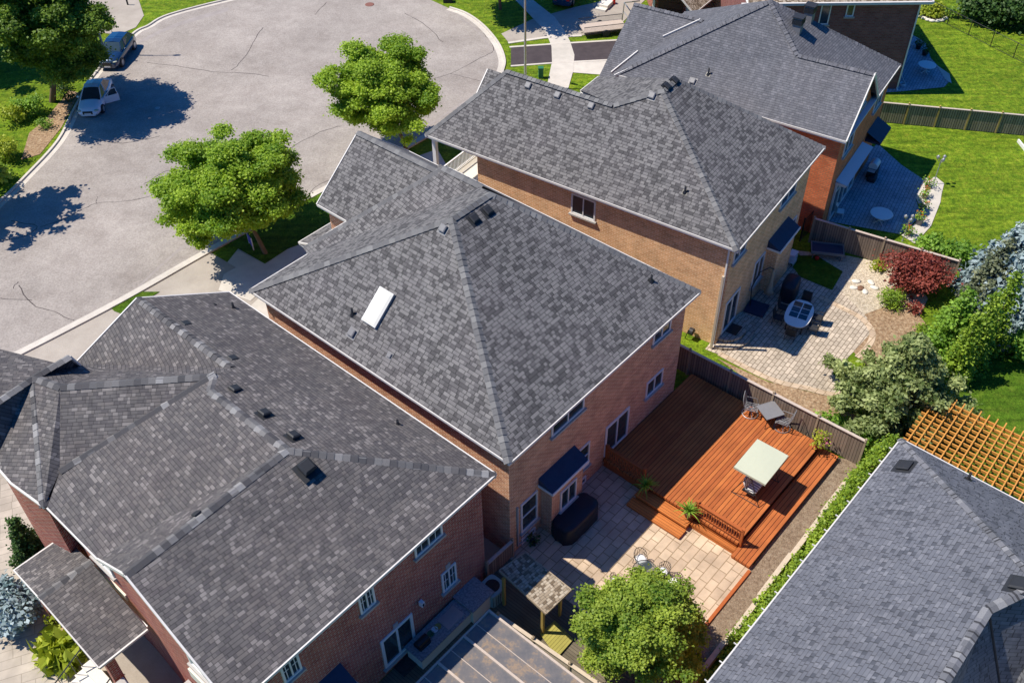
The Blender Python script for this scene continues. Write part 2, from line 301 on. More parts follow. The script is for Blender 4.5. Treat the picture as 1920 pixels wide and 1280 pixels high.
L_pink = leaf('petals', (.6, .06, .2), (.9, .4, .55)); L_orange = leaf('petals_orange', (.7, .1, .02), (.9, .3, .05))
# ---------------- foliage ----------------
def leaves(name, mat, parent, clumps, per, size, seed=1, flat=.5, long=1.0, up=.6, hollow=.5, label=None, spiky=0):
    """clumps: (x,y,z,rx,ry,rz,tone) ellipsoids in parent's coordinates, each clothed with leaf-sized faces"""
    rg = np.random.default_rng(seed); C = np.array([c[:3] for c in clumps]); S = np.array([c[3:6] for c in clumps]); T = np.array([c[6] for c in clumps])
    wts = (S[:, 0]*S[:, 1]+S[:, 0]*S[:, 2]); cnt = np.maximum(6, (per*wts).astype(int)); idx = np.repeat(np.arange(len(C)), cnt); N = len(idx)
    d = rg.normal(size=(N, 3)); d[:, 2] += .25; d /= np.linalg.norm(d, axis=1)[:, None]
    rr = hollow + (1.08-hollow)*rg.random(N)**.7; rr[rg.random(N) < .12] *= 1.1
    tl = rg.random(N) < .22; rr[tl] *= 1+.55*rg.random(tl.sum())**1.5; P = C[idx] + d*S[idx]*rr[:, None] + rg.normal(size=(N, 3))*(size*.55+.03)
    nrm = d*flat + rg.normal(size=(N, 3))*.45; nrm[:, 2] += up; nrm /= np.linalg.norm(nrm, axis=1)[:, None]
    a = rg.normal(size=(N, 3)) + d*spiky*3
    a -= nrm*np.sum(a*nrm, axis=1)[:, None]; a /= np.linalg.norm(a, axis=1)[:, None]; b = np.cross(nrm, a)
    sz = size*(.6+.8*rg.random(N)); A = a*(sz*long)[:, None]; B = b*(sz*.5)[:, None]
    V = np.stack([P-A*.5, P+B-A*.05, P+A*.5-nrm*(sz*.15)[:, None], P-B-A*.05], 1).reshape(-1, 3)
    tone = np.clip(T[idx]*.6 + rg.random(N)*.55 - .08, 0, 1)
    me = bpy.data.meshes.new(name); me.vertices.add(4*N); me.vertices.foreach_set('co', V.ravel().astype(np.float32))
    me.loops.add(4*N); me.loops.foreach_set('vertex_index', np.arange(4*N, dtype=np.int32)); me.polygons.add(N)
    me.polygons.foreach_set('loop_start', np.arange(0, 4*N, 4, dtype=np.int32)); me.polygons.foreach_set('loop_total', np.full(N, 4, dtype=np.int32)); me.update(calc_edges=True)
    at_ = me.attributes.new('tone', 'FLOAT', 'FACE'); at_.data.foreach_set('value', tone.astype(np.float32)); me.materials.append(mat)
    o = bpy.data.objects.new(name, me); scene.collection.objects.link(o)
    if parent: o.parent = parent
    if label: o['label'] = label
    return o
def crown_clumps(c, r, n, rc, seed, jit=.42, top=0, fill=.3):
    rd = random.Random(seed); out = []; NL = 11
    lob = [(Vector((rd.gauss(0, 1), rd.gauss(0, 1), rd.gauss(.25, .8))).normalized(), rd.uniform(.86, 1.22)) for _ in range(NL)] if n > 75 else None
    for i in range(n):
        while True:
            v = Vector((rd.gauss(0, 1), rd.gauss(0, 1), rd.gauss(0, 1)+top))
            if v.length > .1: break
        v.normalize(); lf = 1
        if lob:
            L_ = max(lob, key=lambda e: e[0].dot(v)); dt = L_[0].dot(v); v = (v+L_[0]*.18).normalized(); lf = L_[1]*(.84+.22*max(0, (dt-.55)/.45))
        q = (1-fill*rd.random()**1.5)*(1+jit*(rd.random()-.5))*lf
        if rd.random() < .25: q *= .55
        k = rc*(.6+.8*rd.random())
        out.append((c[0]+v.x*r[0]*q, c[1]+v.y*r[1]*q, c[2]+v.z*r[2]*q, k, k, k*.42, rd.random()))
    return out
def trunk(parent, h, r, limbs=6, spread=2.0, top=None, lean=(0, 0), seed=1, mat=None, name='trunk'):
    rd = random.Random(seed); m = MB(); top = top or h*1.6
    m.tube([(0, 0, -.1), (lean[0]*.3, lean[1]*.3, h*.5), (lean[0]*.6, lean[1]*.6, h), (lean[0], lean[1], top)], [r*1.25, r, r*.8, r*.25], 8)
    for i in range(limbs):
        a = 2*math.pi*(i+rd.random()*.6)/limbs; z0 = h*(.75+.5*rd.random()); s = spread*(.7+.5*rd.random()); dx, dy = math.cos(a), math.sin(a)
        m.tube([(lean[0]*.5, lean[1]*.5, z0), (lean[0]*.6+dx*s*.5, lean[1]*.6+dy*s*.5, z0+s*.45), (lean[0]+dx*s, lean[1]+dy*s, z0+s*.8)], [r*.5, r*.3, r*.1], 6)
    return m.build(name, mat or M_bark, parent)
def tree(name, label, p, c, r, n, rc, per, size, mat, seed, h, tr, cat='tree', group=None, **kw):
    t = thing(name, label, cat, p, 0, group); trunk(t, h, tr, 7, r[0]*.6, c[2], (c[0], c[1]), seed)
    leaves('crown', mat, t, crown_clumps(c, r, n, rc, seed, top=kw.pop('top', 0), fill=kw.pop('fill', .35), jit=kw.pop('jit', .42)), per, size, seed, **kw); return t
def shrub(name, label, p, r, mat, seed, n=14, per=60, size=.16, cat='shrub', group=None, cz=None, **kw):
    t = thing(name, label, cat, p, 0, group); m = MB()
    for i in range(5):
        a = i*1.26; m.tube([(0, 0, -.05), (math.cos(a)*r[0]*.3, math.sin(a)*r[1]*.3, r[2]*.6), (math.cos(a)*r[0]*.55, math.sin(a)*r[1]*.55, r[2]*1.1)], [.03, .02, .008], 5)
    m.build('stem', M_bark, t)
    cl = crown_clumps((0, 0, cz or r[2]), (r[0]*.75, r[1]*.75, r[2]*.75), n, max(.18, r[0]*.38), seed) + [(0, 0, r[2]*.8, r[0]*.65, r[1]*.65, r[2]*.7, .2)]
    leaves('foliage', mat, t, cl, per, size, seed, **kw); return t
def cone_clumps(h, r, layers, seed, z0=.3, per=9, tone=(0, 1), droop=.1, pw=1.0):
    rd = random.Random(seed); out = []
    for i in range(layers):
        f = i/(layers-1); R_ = r*(1-f)**pw+.12; z = z0+(h-z0)*f; k = max(3, int(per*(1-f*.7)))
        for j in range(k):
            a = 2*math.pi*(j+rd.random())/k; q = R_*(.68+.42*rd.random()); s = max(.14, r*.26*(1-f*.65))
            out.append((math.cos(a)*q*.8, math.sin(a)*q*.8, z-q*droop, s*1.1, s*1.1, s*.6, rd.uniform(*tone)))
            out.append((math.cos(a)*q*.4, math.sin(a)*q*.4, z, s, s, s*.6, rd.uniform(*tone)*.7))
    return out
def conifer(name, label, p, h, r, layers, mat, seed, per=60, size=.2, cat='tree', group=None, lean=(0, 0), **kw):
    t = thing(name, label, cat, p, 0, group); m = MB(); m.tube([(0, 0, -.1), (lean[0]*.5, lean[1]*.5, h*.5), (lean[0], lean[1], h*.95)], [max(.04, r*.09), max(.03, r*.06), .01], 7); m.build('trunk', M_bark, t)
    cl = cone_clumps(h, r, layers, seed, per=kw.pop('per_layer', 9), pw=kw.pop('pw', 1.0)); cl = [(x+lean[0]*z/h, y+lean[1]*z/h, z, *q) for x, y, z, *q in cl]
    leaves('crown', mat, t, cl, per, size, seed, **kw); return t
# ---------------- buildings ----------------
def tri_up(pts):
    pts = [Vector(p) for p in pts]; n = Vector((0, 0, 0))
    for k in range(len(pts)): n += pts[k].cross(pts[(k+1) % len(pts)])
    return pts if n.z > 0 else pts[::-1]
class House:
    def __init__(s, name, label, fr, sm, bm, capm, cat='house'):
        s.fr = fr; s.t = thing(name, label, cat, fr.o + Vector((0, 0, GZ)), math.degrees(fr.a)); s.sm, s.bm, s.capm = sm, bm, capm
        s.rf = MB(); s.wl = MB(); s.gt = MB(); s.cp = MB(); s.sf = MB()
    def P(s, p): return Vector((p[0], p[1], p[2]-GZ))
    def roof(s, *polys):
        for pl in polys: s.rf.face(tri_up([s.P(p) for p in pl]))
    def gutter(s, *segs, w=.085, h=.11):
        for p, q in segs: g_ = MB(); g_.beam(s.P(p)-Vector((0, 0, .05)), s.P(q)-Vector((0, 0, .05)), w, h); g_.build('gutter', M_gut, s.t)
    def soffit(s, poly, z): s.sf.prism([(p[0], p[1]) for p in poly], z-GZ-.2, z-GZ-.12)
    def wall(s, poly, z0, z1): s.wl.prism([(p[0], p[1]) for p in poly], z0-GZ, z1-GZ)
    def gable(s, a, b, c, th=.25):
        """a triangular brick gable below a rake"""
        a, b, c = s.P(a), s.P(b), s.P(c); n = (b-a).cross(c-a).normalized()*th
        for f in ([a, b, c], [c+n, b+n, a+n], [b, a, a+n, b+n], [c, b, b+n, c+n], [a, c, c+n, a+n]): s.wl.face(f)
    def caps(s, *segs, step=.3, w=.22, drop=.12, lift=.03):
        rd = random.Random(len(segs)*7+3)
        for p, q in segs:
            cp = MB()
            p, q = s.P(p), s.P(q)
            if p.z > q.z: p, q = q, p
            d = q-p; L = d.length; d.normalize(); sd = d.cross(Vector((0, 0, 1))).normalized(); up = sd.cross(d); n = max(1, int(L/step))
            for k in range(n):
                a = p + d*(k*L/n) + up*(.03+lift); b = p + d*((k+1.12)*L/n) + up*.03; v = (k+rd.randint(0, 400))*.27
                a += up*rd.uniform(-.008, .008)
                for sg in (-1, 1):
                    o = sd*sg*w - up*drop
                    pts = [a, a+o, b+o, b]; pts = pts if sg < 0 else pts[::-1]
                    U = [(.1, v+.07), (.17, v+.07), (.17, v+.24), (.1, v+.24)]
                    cp.face(pts, U if sg < 0 else U[::-1])
                cp.face([a+sd*w-up*(drop+.03), a, a-sd*w-up*(drop+.03)], [(.1, v+.01)]*3)
            cp.build('ridge_cap', s.capm, s.t)
    def finish(s):
        s.rf.build('roof', s.sm, s.t); s.wl.build('wall', s.bm, s.t)
        if s.gt.v: s.gt.build('gutter', M_gut, s.t)
        if s.cp.v: s.cp.build('ridge_cap', s.capm, s.t)
        if s.sf.v: s.sf.build('soffit', M_white, s.t)
    def basis(s, pl, px, py):
        """local matrix on a roof plane at a pixel: x along the course, y up the slope, z out of the plane"""
        q = s.P(s.fr.pl(px, py, *pl)); p0, p1, p2 = [s.P(v) for v in pl]; n = (p1-p0).cross(p2-p0).normalized(); n = n if n.z > 0 else -n
        r = n.cross(Vector((0, 0, 1))) * -1; r = Vector((0, 0, 1)).cross(n).normalized(); t = n.cross(r)
        return Matrix(((r.x, t.x, n.x, q.x), (r.y, t.y, n.y, q.y), (r.z, t.z, n.z, q.z), (0, 0, 0, 1)))
    def vent(s, pl, px, py, sz=.36, mat=None, h=.16):
        M = s.basis(pl, px, py); m = MB(); m.box(-sz*.75, sz*.75, -sz*.8, sz*.7, 0, .015, M)
        a, b = sz*.5, sz*.42
        vs = [(-b, -b, .015), (b, -b, .015), (b, b, .015), (-b, b, .015), (-b, -b, h*.5), (b, -b, h*.5), (b, b, h*.5), (-b, b, h*.5)]
        m.mesh([M @ Vector(v) for v in vs], [(0, 1, 5, 4), (1, 2, 6, 5), (2, 3, 7, 6), (3, 0, 4, 7)])
        vs = [(-a, -a, h*.5), (a, -a, h*.5), (a, a, h*.5), (-a, a, h*.5), (-a, -a, h*.8), (a, -a, h*.8), (a, a, h*.8), (-a, a, h*.8), (-a*.75, -a*.75, h), (a*.75, -a*.75, h), (a*.75, a*.75, h), (-a*.75, a*.75, h)]
        m.mesh([M @ Vector(v) for v in vs], [(3, 2, 1, 0), (0, 1, 5, 4), (1, 2, 6, 5), (2, 3, 7, 6), (3, 0, 4, 7), (4, 5, 9, 8), (5, 6, 10, 9), (6, 7, 11, 10), (7, 4, 8, 11), (8, 9, 10, 11)])
        return m.build('roof_vent', mat or M_vent, s.t)
    def pipe(s, pl, px, py, h=.4, r=.055):
        M = s.basis(pl, px, py); q = M.translation; m = MB(); m.box(-.15, .15, -.15, .15, 0, .015, M)
        m.lathe([(.13, -.04), (.1, .06), (r, .12), (r, h), (r*.7, h), (r*.7, h-.1)], q, 10); return m.build('vent_pipe', M_black, s.t)
    def chimney_box(s, pl, px, py, sx=.55, sy=.55, h=.9):
        q = s.basis(pl, px, py).translation; m = MB(); m.box(q.x-sx/2, q.x+sx/2, q.y-sy/2, q.y+sy/2, q.z-.4, q.z+h)
        o = m.build('chimney', M_vent, s.t); m = MB()
        for k in range(4): m.box(q.x-sx/2-.05, q.x+sx/2+.05, q.y-sy/2-.05, q.y+sy/2+.05, q.z+h*.55+k*.09, q.z+h*.55+k*.09+.05)
        m.box(q.x-sx/2-.08, q.x+sx/2+.08, q.y-sy/2-.08, q.y+sy/2+.08, q.z+h+.02, q.z+h+.07); m.build('louvre', M_dark, o)
    def opening(s, side, at_, a0, a1, z0, z1, cols=2, rows=1, name='window', sill=True, grid=False, fw=.09, lintel=None, depth=.06, glass=None):
        """frame + pane + sill on a wall plane; side 'S' = plane y, 'W' = plane x, 'E', 'N' the opposite"""
        z0 -= GZ; z1 -= GZ; m = MB(); g = MB(); sl_ = MB(); sg = -1 if side in 'SW' else 1
        def bx(M_, b0, b1, c0, c1, d0, d1):
            lo, hi = sorted((at_+sg*d0, at_+sg*d1))
            if side in 'SN': M_.box(b0, b1, lo, hi, c0, c1)
            else: M_.box(lo, hi, b0, b1, c0, c1)
        bx(m, a0, a0+fw, z0, z1, -.02, depth); bx(m, a1-fw, a1, z0, z1, -.02, depth); bx(m, a0+fw, a1-fw, z0, z0+fw, -.02, depth); bx(m, a0+fw, a1-fw, z1-fw, z1, -.02, depth)
        for k in range(1, cols): c = a0+(a1-a0)*k/cols; bx(m, c-fw*.35, c+fw*.35, z0+fw, z1-fw, -.02, depth-.005)
        for k in range(1, rows):
            c = z0+(z1-z0)*k/rows
            for j in range(cols): bx(m, a0+(a1-a0)*j/cols+fw, a0+(a1-a0)*(j+1)/cols-fw, c-fw*.3, c+fw*.3, -.02, depth-.008)
        if grid:
            for k in range(cols):
                u0, u1 = a0+(a1-a0)*k/cols, a0+(a1-a0)*(k+1)/cols; c = (u0+u1)/2; bx(m, c-.015, c+.015, z0+fw, z1-fw, .012, .026); c = (z0+z1)/2; bx(m, u0+fw, u1-fw, c-.015, c+.015, .012, .024)
        o = m.build(name, M_white, s.t); bx(g, a0+fw*.5, a1-fw*.5, z0+fw*.5, z1-fw*.5, -.01, .012); g.build('pane', glass or M_glass, o)
        if sill: bx(sl_, a0-.1, a1+.1, z0-.11, z0-.002, -.02, depth+.09); sl_.build('sill', M_stone, o)
        if lintel: l_ = MB(); c = (a0+a1)/2; bx(l_, c-.13, c+.13, z1+.002, z1+.3, -.02, .035); l_.build('keystone', M_stone, o)
        return o
    def bay(s, side, at_, a0, a1, d, z0, zt, zw, mat=None, wallm=None):
        """box bay with a lean-to roof: z0 foot, zt top of roof at the wall, zw its lower edge"""
        z0 -= GZ; zt -= GZ; zw -= GZ; m = MB(); w = MB(); o_ = .16
        m.face([(a0-o_, at_+.0, zt), (a0-o_, at_-d-o_, zw), (a1+o_, at_-d-o_, zw), (a1+o_, at_, zt)])
        m.face([(a0-o_, at_, zt), (a0-o_, at_, zw-.05), (a0-o_, at_-d-o_, zw-.05), (a0-o_, at_-d-o_, zw)]); m.face([(a1+o_, at_, zt), (a1+o_, at_-d-o_, zw), (a1+o_, at_-d-o_, zw-.05), (a1+o_, at_, zw-.05)])
        w.box(a0, a1, at_-d, at_, z0, zw-.08); r = m.build('bay_roof', mat or M_sh2, s.t); b = MB()
        b.box(a0-o_-.03, a1+o_+.03, at_-d-o_-.05, at_-d-o_, zw-.14, zw); b.box(a0-o_-.035, a0-o_, at_-d-o_, at_, zw-.14, zw-.02); b.box(a1+o_, a1+o_+.035, at_-d-o_, at_, zw-.14, zw-.02)
        b.build('fascia', M_white, r); w.build('bay_wall', wallm or s.bm, s.t)
    def downpipe(s, x, y, z1, z0=GZ, r=.05):
        m = MB(); m.box(x-r, x+r, y-r*.8, y+r*.8, z0-GZ, z1-GZ); m.box(x-r, x+r, y-.25, y-r*.8, z0-GZ, z0-GZ+.1); m.build('downpipe', M_white, s.t)
# --- centre house with the deck
F2 = Fr(at(955, 868, 6.85), 48.4); h = House('detached_house', 'grey shingled buff brick house with white skylight on its roof beside the orange deck', F2, M_sh2, M_br2, M_cap)
ze, RA, RB = 6.85, (5.97, 8.53, 11.88), (8.5, 8.53, 11.88); LX, LY = 14.25, 17.06
S_, E_, N_, W_ = (0, 0, ze), (LX, 0, ze), (LX, LY, ze), (0, LY, ze)
PSW = (S_, W_, RA); PSE = (S_, E_, RA); PNW = (W_, N_, RA)
h.roof((S_, E_, RB, RA), (S_, RA, W_), (W_, RA, RB, N_), (E_, N_, RB)); h.soffit((S_, E_, N_, W_), ze)
h.gutter((S_, E_), (E_, N_), (S_, W_)); h.gutter((W_, (3.8, LY, ze)))
h.caps((S_, RA), (W_, RA), (E_, RB), (RA, RB)); h.wall([(.45, .45), (LX-.45, .45), (LX-.45, LY-.45), (.45, LY-.45)], GZ-.3, ze-.15)
# front wing
VB, VT, HR, HC = (3.72, 17.05, ze), (9.8, 10.2, 10.87), (9.9, 12.95, 10.75), (4.0, 17.65, ze)
h.roof((VB, HC, HR, VT), (HC, (14.2, 17.65, ze), HR), ((14.2, 17.65, ze), (14.2, 10.5, ze), VT, HR)); h.caps((HC, HR), (HR, VT)); h.gutter((HC, (10.5, 17.65, ze)))
g0, g1, g2, g3 = (7.0, 20.1, ze), (10.5, 20.1, 9.75), (10.5, 13.5, 9.85), (7.0, 17.3, ze)
h.roof((g0, g1, g2, g3), (g1, g2, (14.0, 13.5, ze), (14.0, 20.1, ze))); h.caps((g1, g2)); h.gutter((g0, g3), ((14.0, 17.2, ze), (14.0, 20.1, ze))); h.gutter((g0, g1), ((14, 20.1, ze), g1), w=.06, h=.16)
h.wall([(7.4, 16.5), (13.6, 16.5), (13.6, 19.7), (7.4, 19.7)], GZ-.3, ze-.1); h.gable((7.4, 19.7, ze-.1), (13.6, 19.7, ze-.1), (10.5, 19.7, 9.3)); h.soffit([(7, 17.2), (14, 17.2), (14, 20.1), (7, 20.1)], ze)
h.wall([(4.4, 16), (13.6, 16), (13.6, 17.25), (4.4, 17.25)], GZ-.3, ze-.1)
h.roof(((7.0, 22.6, 3.0), (7.0, 20.0, 3.9), (9.6, 20.0, 3.9), (9.6, 22.6, 3.0))); h.gutter(((7.0, 22.6, 3), (9.6, 22.6, 3)), ((7.0, 22.6, 3), (7.0, 20.0, 3.9)), w=.08); h.soffit([(7, 20), (9.6, 20), (9.6, 22.6), (7, 22.6)], 3.0)
h.wall([(7.3, 19.7), (7.6, 19.7), (7.6, 22.3), (7.3, 22.3)], GZ, 2.85); h.wall([(9.0, 19.7), (9.3, 19.7), (9.3, 22.3), (9.0, 22.3)], GZ, 2.85)
for q in ((832, 429), (661, 624)): h.vent(PSW, *q)
for q in ((888, 411), (914, 396)): h.vent(PSE, *q, sz=.4, mat=M_dark)
h.vent(PSW, 731, 666, sz=.22, h=.1); h.pipe(PSW, 661, 590); h.pipe(PSE, 1221, 526, .35)
Mk = h.basis(PSW, 711, 577); m = MB(); m.box(-.46, .46, -.88, .88, 0, .16, Mk); sk = m.build('skylight', M_steel, h.t); m = MB()
vs = [(-.44, -.86, .16), (.44, -.86, .16), (.44, .86, .16), (-.44, .86, .16), (-.33, -.75, .22), (.33, -.75, .22), (.33, .75, .22), (-.33, .75, .22)]
m.mesh([Mk @ Vector(v) for v in vs], [(0, 1, 5, 4), (1, 2, 6, 5), (2, 3, 7, 6), (3, 0, 4, 7), (4, 5, 6, 7)]); m.build('skylight_dome', plain('acrylic_white', (.8, .78, .7), .3, .05), sk)
h.opening('S', .45, 3.28, 5.6, 5.3, 6.5, 2); h.opening('S', .45, 11.0, 12.5, 5.3, 6.5, 2)
h.opening('S', .45, 10.9, 12.35, 1.65, 2.75, 2); h.opening('S', .45, 7.55, 9.5, .12, 2.25, 2, name='patio_door', sill=False, fw=.12)
h.opening('S', .45, 5.3, 6.25, .8, 2.5, 1, 2); h.opening('S', .45, 1.18, 2.35, .42, 2.5, 1, 2); h.opening('S', .45, 1.2, 2.2, -.6+.1, -.1, 2, sill=False); h.opening('S', .45, 5.35, 6.1, -.42, 0.05, 1, sill=False)
h.bay('S', .45, 2.6, 4.9, .68, GZ-.1, 3.2, 2.78, M_navy)
h.opening('S', -.23, 3.2, 4.4, .6, 2.0, 2)
m = MB(); m.box(.9, .98, .36, .45, .3, 3.2); m.box(.9, 1.5, .38, .44, .3, .36); m.build('gas_pipe', M_stone, h.t)
h.finish(); H2 = h
# --- neighbouring house upper right of it
F3 = Fr(at(1384, 470, 6.7), 54.8); h = House('detached_house', 'grey shingled brick house behind the centre house, square vents along its front ridge', F3, M_sh2, M_br3, M_cap)
ze = 6.7; LX, LY = 11.9, 20.53; RA, RB = (5.2, 7.6, 11.2), (6.7, 7.6, 11.2); S_, E_, W_ = (0, 0, ze), (LX, 0, ze), (0, LY, ze)
K1, K2 = (3.95, 9.95, 10.15), (3.95, 17.2, 10.15); NY = 15.5; K3 = (4.7, LY, ze)
hp = F3.x(938, 183, 2.3); KH = (2.3, hp.y, hp.z)
h.roof((S_, E_, RB, RA), (S_, RA, K1, K2, W_), (K1, RA, RB, (LX, NY, ze), (9.7, NY, ze)), (E_, (LX, NY, ze), RB), (K1, K2, (7.9, 17.2, ze), (7.9, NY, ze)), (W_, K2, K3))
a_ = F3.z(886, 192, 6.7); r1 = F3.x(916, 130, 7.1); b_ = F3.z(942, 170, 7.4); r1.x = 6.4; f3 = ((a_.x, a_.y, ze), (r1.x, a_.y, 8.25), (r1.x, 16.5, 8.25), (a_.x, 17.0, ze))
h.roof(f3, (f3[1], f3[2], (8.15, 16.5, ze), (8.15, a_.y, ze))); h.gutter((f3[0], f3[1]), w=.07, h=.14); h.gable((a_.x+.3, a_.y-.35, ze-.1), (7.8, a_.y-.35, ze-.1), (r1.x, a_.y-.35, 7.9)); h.wall([(a_.x+.3, 16), (7.8, 16), (7.8, a_.y-.35), (a_.x+.3, a_.y-.35)], GZ, ze-.1)
h.soffit((S_, E_, (LX, NY), (7.9, NY), (7.9, 17.2), (4.7, 17.2), (4.7, LY), W_), ze); h.gutter((S_, E_), (S_, W_), (E_, (LX, NY, ze)), (W_, K3), ((9.7, NY, ze), (LX, NY, ze)))
h.caps((S_, RA), (E_, RB), (RA, RB), (K1, RA), (K1, K2), (W_, K2)); h.wall([(.45, .45), (LX-.45, .45), (LX-.45, NY-.45), (7.5, NY-.45), (7.5, 17.0), (.45, 17.0)], GZ-.3, ze-.15)
PSW = (S_, W_, RA); PSE = (S_, E_, RA); PNW = (K1, RA, (LX, NY, ze))
for q in ((991, 161), (1046, 179), (1109, 199), (1223, 180)): h.vent(PSW, *q)
for q in ((1250, 163), (1265, 152)): h.vent(PSE, *q, sz=.4, mat=M_dark)
h.pipe(PSW, 1284, 361)
h.opening('W', .45, 8.75, 10.35, 4.75, 6.1, 2); h.opening('S', .45, 7.0, 9.2, 4.95, 6.2, 2); h.opening('S', .45, .75, 2.3, 5.1, 6.3, 2)
h.opening('S', .45, 4.6, 6.0, .75, 2.6, 2); h.opening('S', .45, .9, 2.75, -.1, 2.2, 2, name='patio_door', sill=False, fw=.12)
h.bay('S', .45, 6.4, 9.0, .65, GZ, 3.2, 2.75, M_navy); h.opening('S', .45, 9.9, 10.8, .6, 2.3, 1)
h.downpipe(.38, .6, 6.5); m = MB(); m.box(-0.0, .12, .5, .62, 0, 5.3); m.build('timber_strip', M_timber, h.t)
# porch at the front corner, under the same roof
m = MB(); m.box(.3, .55, 20.05, 20.3, 0, 7.1); m.build('porch_column', M_white, h.t); m = MB(); m.box(5.0, 5.25, 20.05, 20.3, 0, 7.1); m.build('porch_column', M_white, h.t)
m = MB(); m.box(.3, 5.2, 17.0, 20.3, 3.3, 3.6); m.box(.3, .5, 17.0, 20.3, 0, 3.3); m.build('porch_floor', M_stucco, h.t)
def rail(hh, pts, z0, hgt=.95, mat=M_white, name='railing', step=.14):
    m = MB(); z0 -= GZ
    for (x0, y0), (x1, y1) in zip(pts, pts[1:]):
        p, q = Vector((x0, y0, z0)), Vector((x1, y1, z0)); n = max(1, int((q-p).length/step)); U = Vector((0, 0, 1))
        m.beam(p+U*hgt, q+U*hgt, .09, .06); m.beam(p+U*.1, q+U*.1, .06, .06)
        for k in range(n+1): c = p.lerp(q, k/n); m.box(c.x-.02, c.x+.02, c.y-.02, c.y+.02, z0+.1, z0+hgt)
        for c in (p, q): m.box(c.x-.05, c.x+.05, c.y-.05, c.y+.05, z0, z0+hgt+.08)
    return m.build(name, mat, hh.t)
rail(h, [(.42, 17.1), (.42, 20.1), (5.1, 20.1)], 3.0, 1.0)
h.finish(); H3 = h
# --- blue-grey roofed house behind that one
F4 = Fr(at(1587, 265.4, 6.7), 57.2); h = House('detached_house', 'orange brick house with blue-grey shingles, rear gable and two louvred chimneys', F4, M_sh4, M_br4, M_sh4)
ze = 6.7; A4 = (5.5, 7.7, 11.5); GP, GI = (3.6, .05, 9.45), (3.6, 4.8, 9.42); S_, E_, G_, W_ = (0, 0, ze), (11.1, 0, ze), (6.2, -.1, ze), (.3, 15.6, ze); N_ = (11.1, 15.6, ze)
h.roof((S_, GP, GI, A4, W_), (GP, (6.2, 0, ze), (6.25, .02, ze), GI), ((6.2, 0, ze), E_, A4, GI), (E_, N_, A4), (W_, A4, N_))
h.caps((GP, GI), (GI, A4), (E_, A4), (W_, A4)); h.gutter((S_, W_), ((6.2, 0, ze), E_), (E_, N_)); h.gutter((S_, GP), (GP, (6.2, 0, ze)), w=.07, h=.2)
h.wall([(.4, .35), (10.7, .35), (10.7, 15.2), (.4, 15.2)], GZ-.2, ze-.12); h.gable((.4, .35, ze-.12), (3.6, .35, 9.15), (6.0, .35, ze-.12)); h.soffit((S_, E_, N_, W_), ze)
P4 = (S_, GP, W_); P4e = (E_, A4, GI)
h.vent(P4, 1433, 31, sz=.45); h.vent(P4, 1299, 153, sz=.36); h.pipe(P4, 1328, 140, .45)
h.chimney_box(P4e, 1494, 58); h.chimney_box(P4e, 1516, 36)
q0 = F4.x(1192, 8, 6.2); q1 = F4.x(1318, 36, 6.2); zr = (q0.z+q1.z)/2; yb = F4.z(1128, 150, 5.2)
w0, w1, w2, w3 = (6.2, q0.y+.1, zr), (6.2, q1.y, zr), (1.0, q1.y+2.6, 5.2), (1.0, q0.y+.1, 5.2)
h.roof((w0, w1, w2, w3), (w0, w1, (10.9, w1[1], 5.2), (10.9, w0[1], 5.2))); h.wall([(1.4, 14), (10.5, 14), (10.5, w0[1]-.3), (1.4, w0[1]-.3)], GZ-.2, 5.1); h.gable((1.4, w0[1]-.3, 5.1), (10.5, w0[1]-.3, 5.1), (6.2, w0[1]-.3, zr-.3)); h.caps((w0, w1))
NW4 = (W_, A4, N_); F4p = (w0, w1, w2)
for (a_, b_), pl_ in ((((1152, 143), (1256, 92)), P4), (((1243, 70), (1313, 38)), F4p), (((1146, 137), (1196, 97)), F4p)):
    u_, v_ = [F4.pl(*q, *pl_) for q in (a_, b_)]; h.gutter((u_+Vector((0, 0, .1)), v_+Vector((0, 0, .1))), w=.09, h=.09)
h.opening('S', .35, 3.1, 4.2, 7.2, 8.3, 1); h.opening('S', .35, 7.6, 9.3, 4.7, 6.0, 2); h.opening('S', .35, 1.6, 3.4, 4.6, 6.1, 2)
# conservatory style white box bay over the patio
z = lambda v: v-GZ
m = MB(); m.box(1.6, 6.8, -.35, .34, z(2.6), z(2.78)); m.face([(1.5, -.42, z(2.785)), (6.9, -.42, z(2.785)), (6.9, .34, z(2.95)), (1.5, .34, z(2.95))]); br = m.build('awning_roof', M_white, h.t)
m = MB()
for k in range(5): x = 1.7+k*1.2; m.box(x, x+.12, .2, .33, z(GZ+.3), z(2.6))
m.box(1.7, 6.62, .2, .32, z(-.3), z(-.15)); m.box(1.7, 6.62, .2, .32, z(1.9), z(2.0)); m.build('window_frame', M_white, h.t)
m = MB(); m.box(1.75, 6.6, .26, .3, z(GZ+.3), z(2.6)); m.build('pane', M_glass, h.t)
m = MB(); m.face([(7.6, -.7, z(2.75)), (10.0, -.7, z(2.75)), (10.0, .34, z(3.3)), (7.6, .34, z(3.3))]); m.box(7.6, 10.0, -.7, .34, z(2.6), z(2.74)); m.build('bay_roof', M_navy, h.t); h.finish(); H4 = h
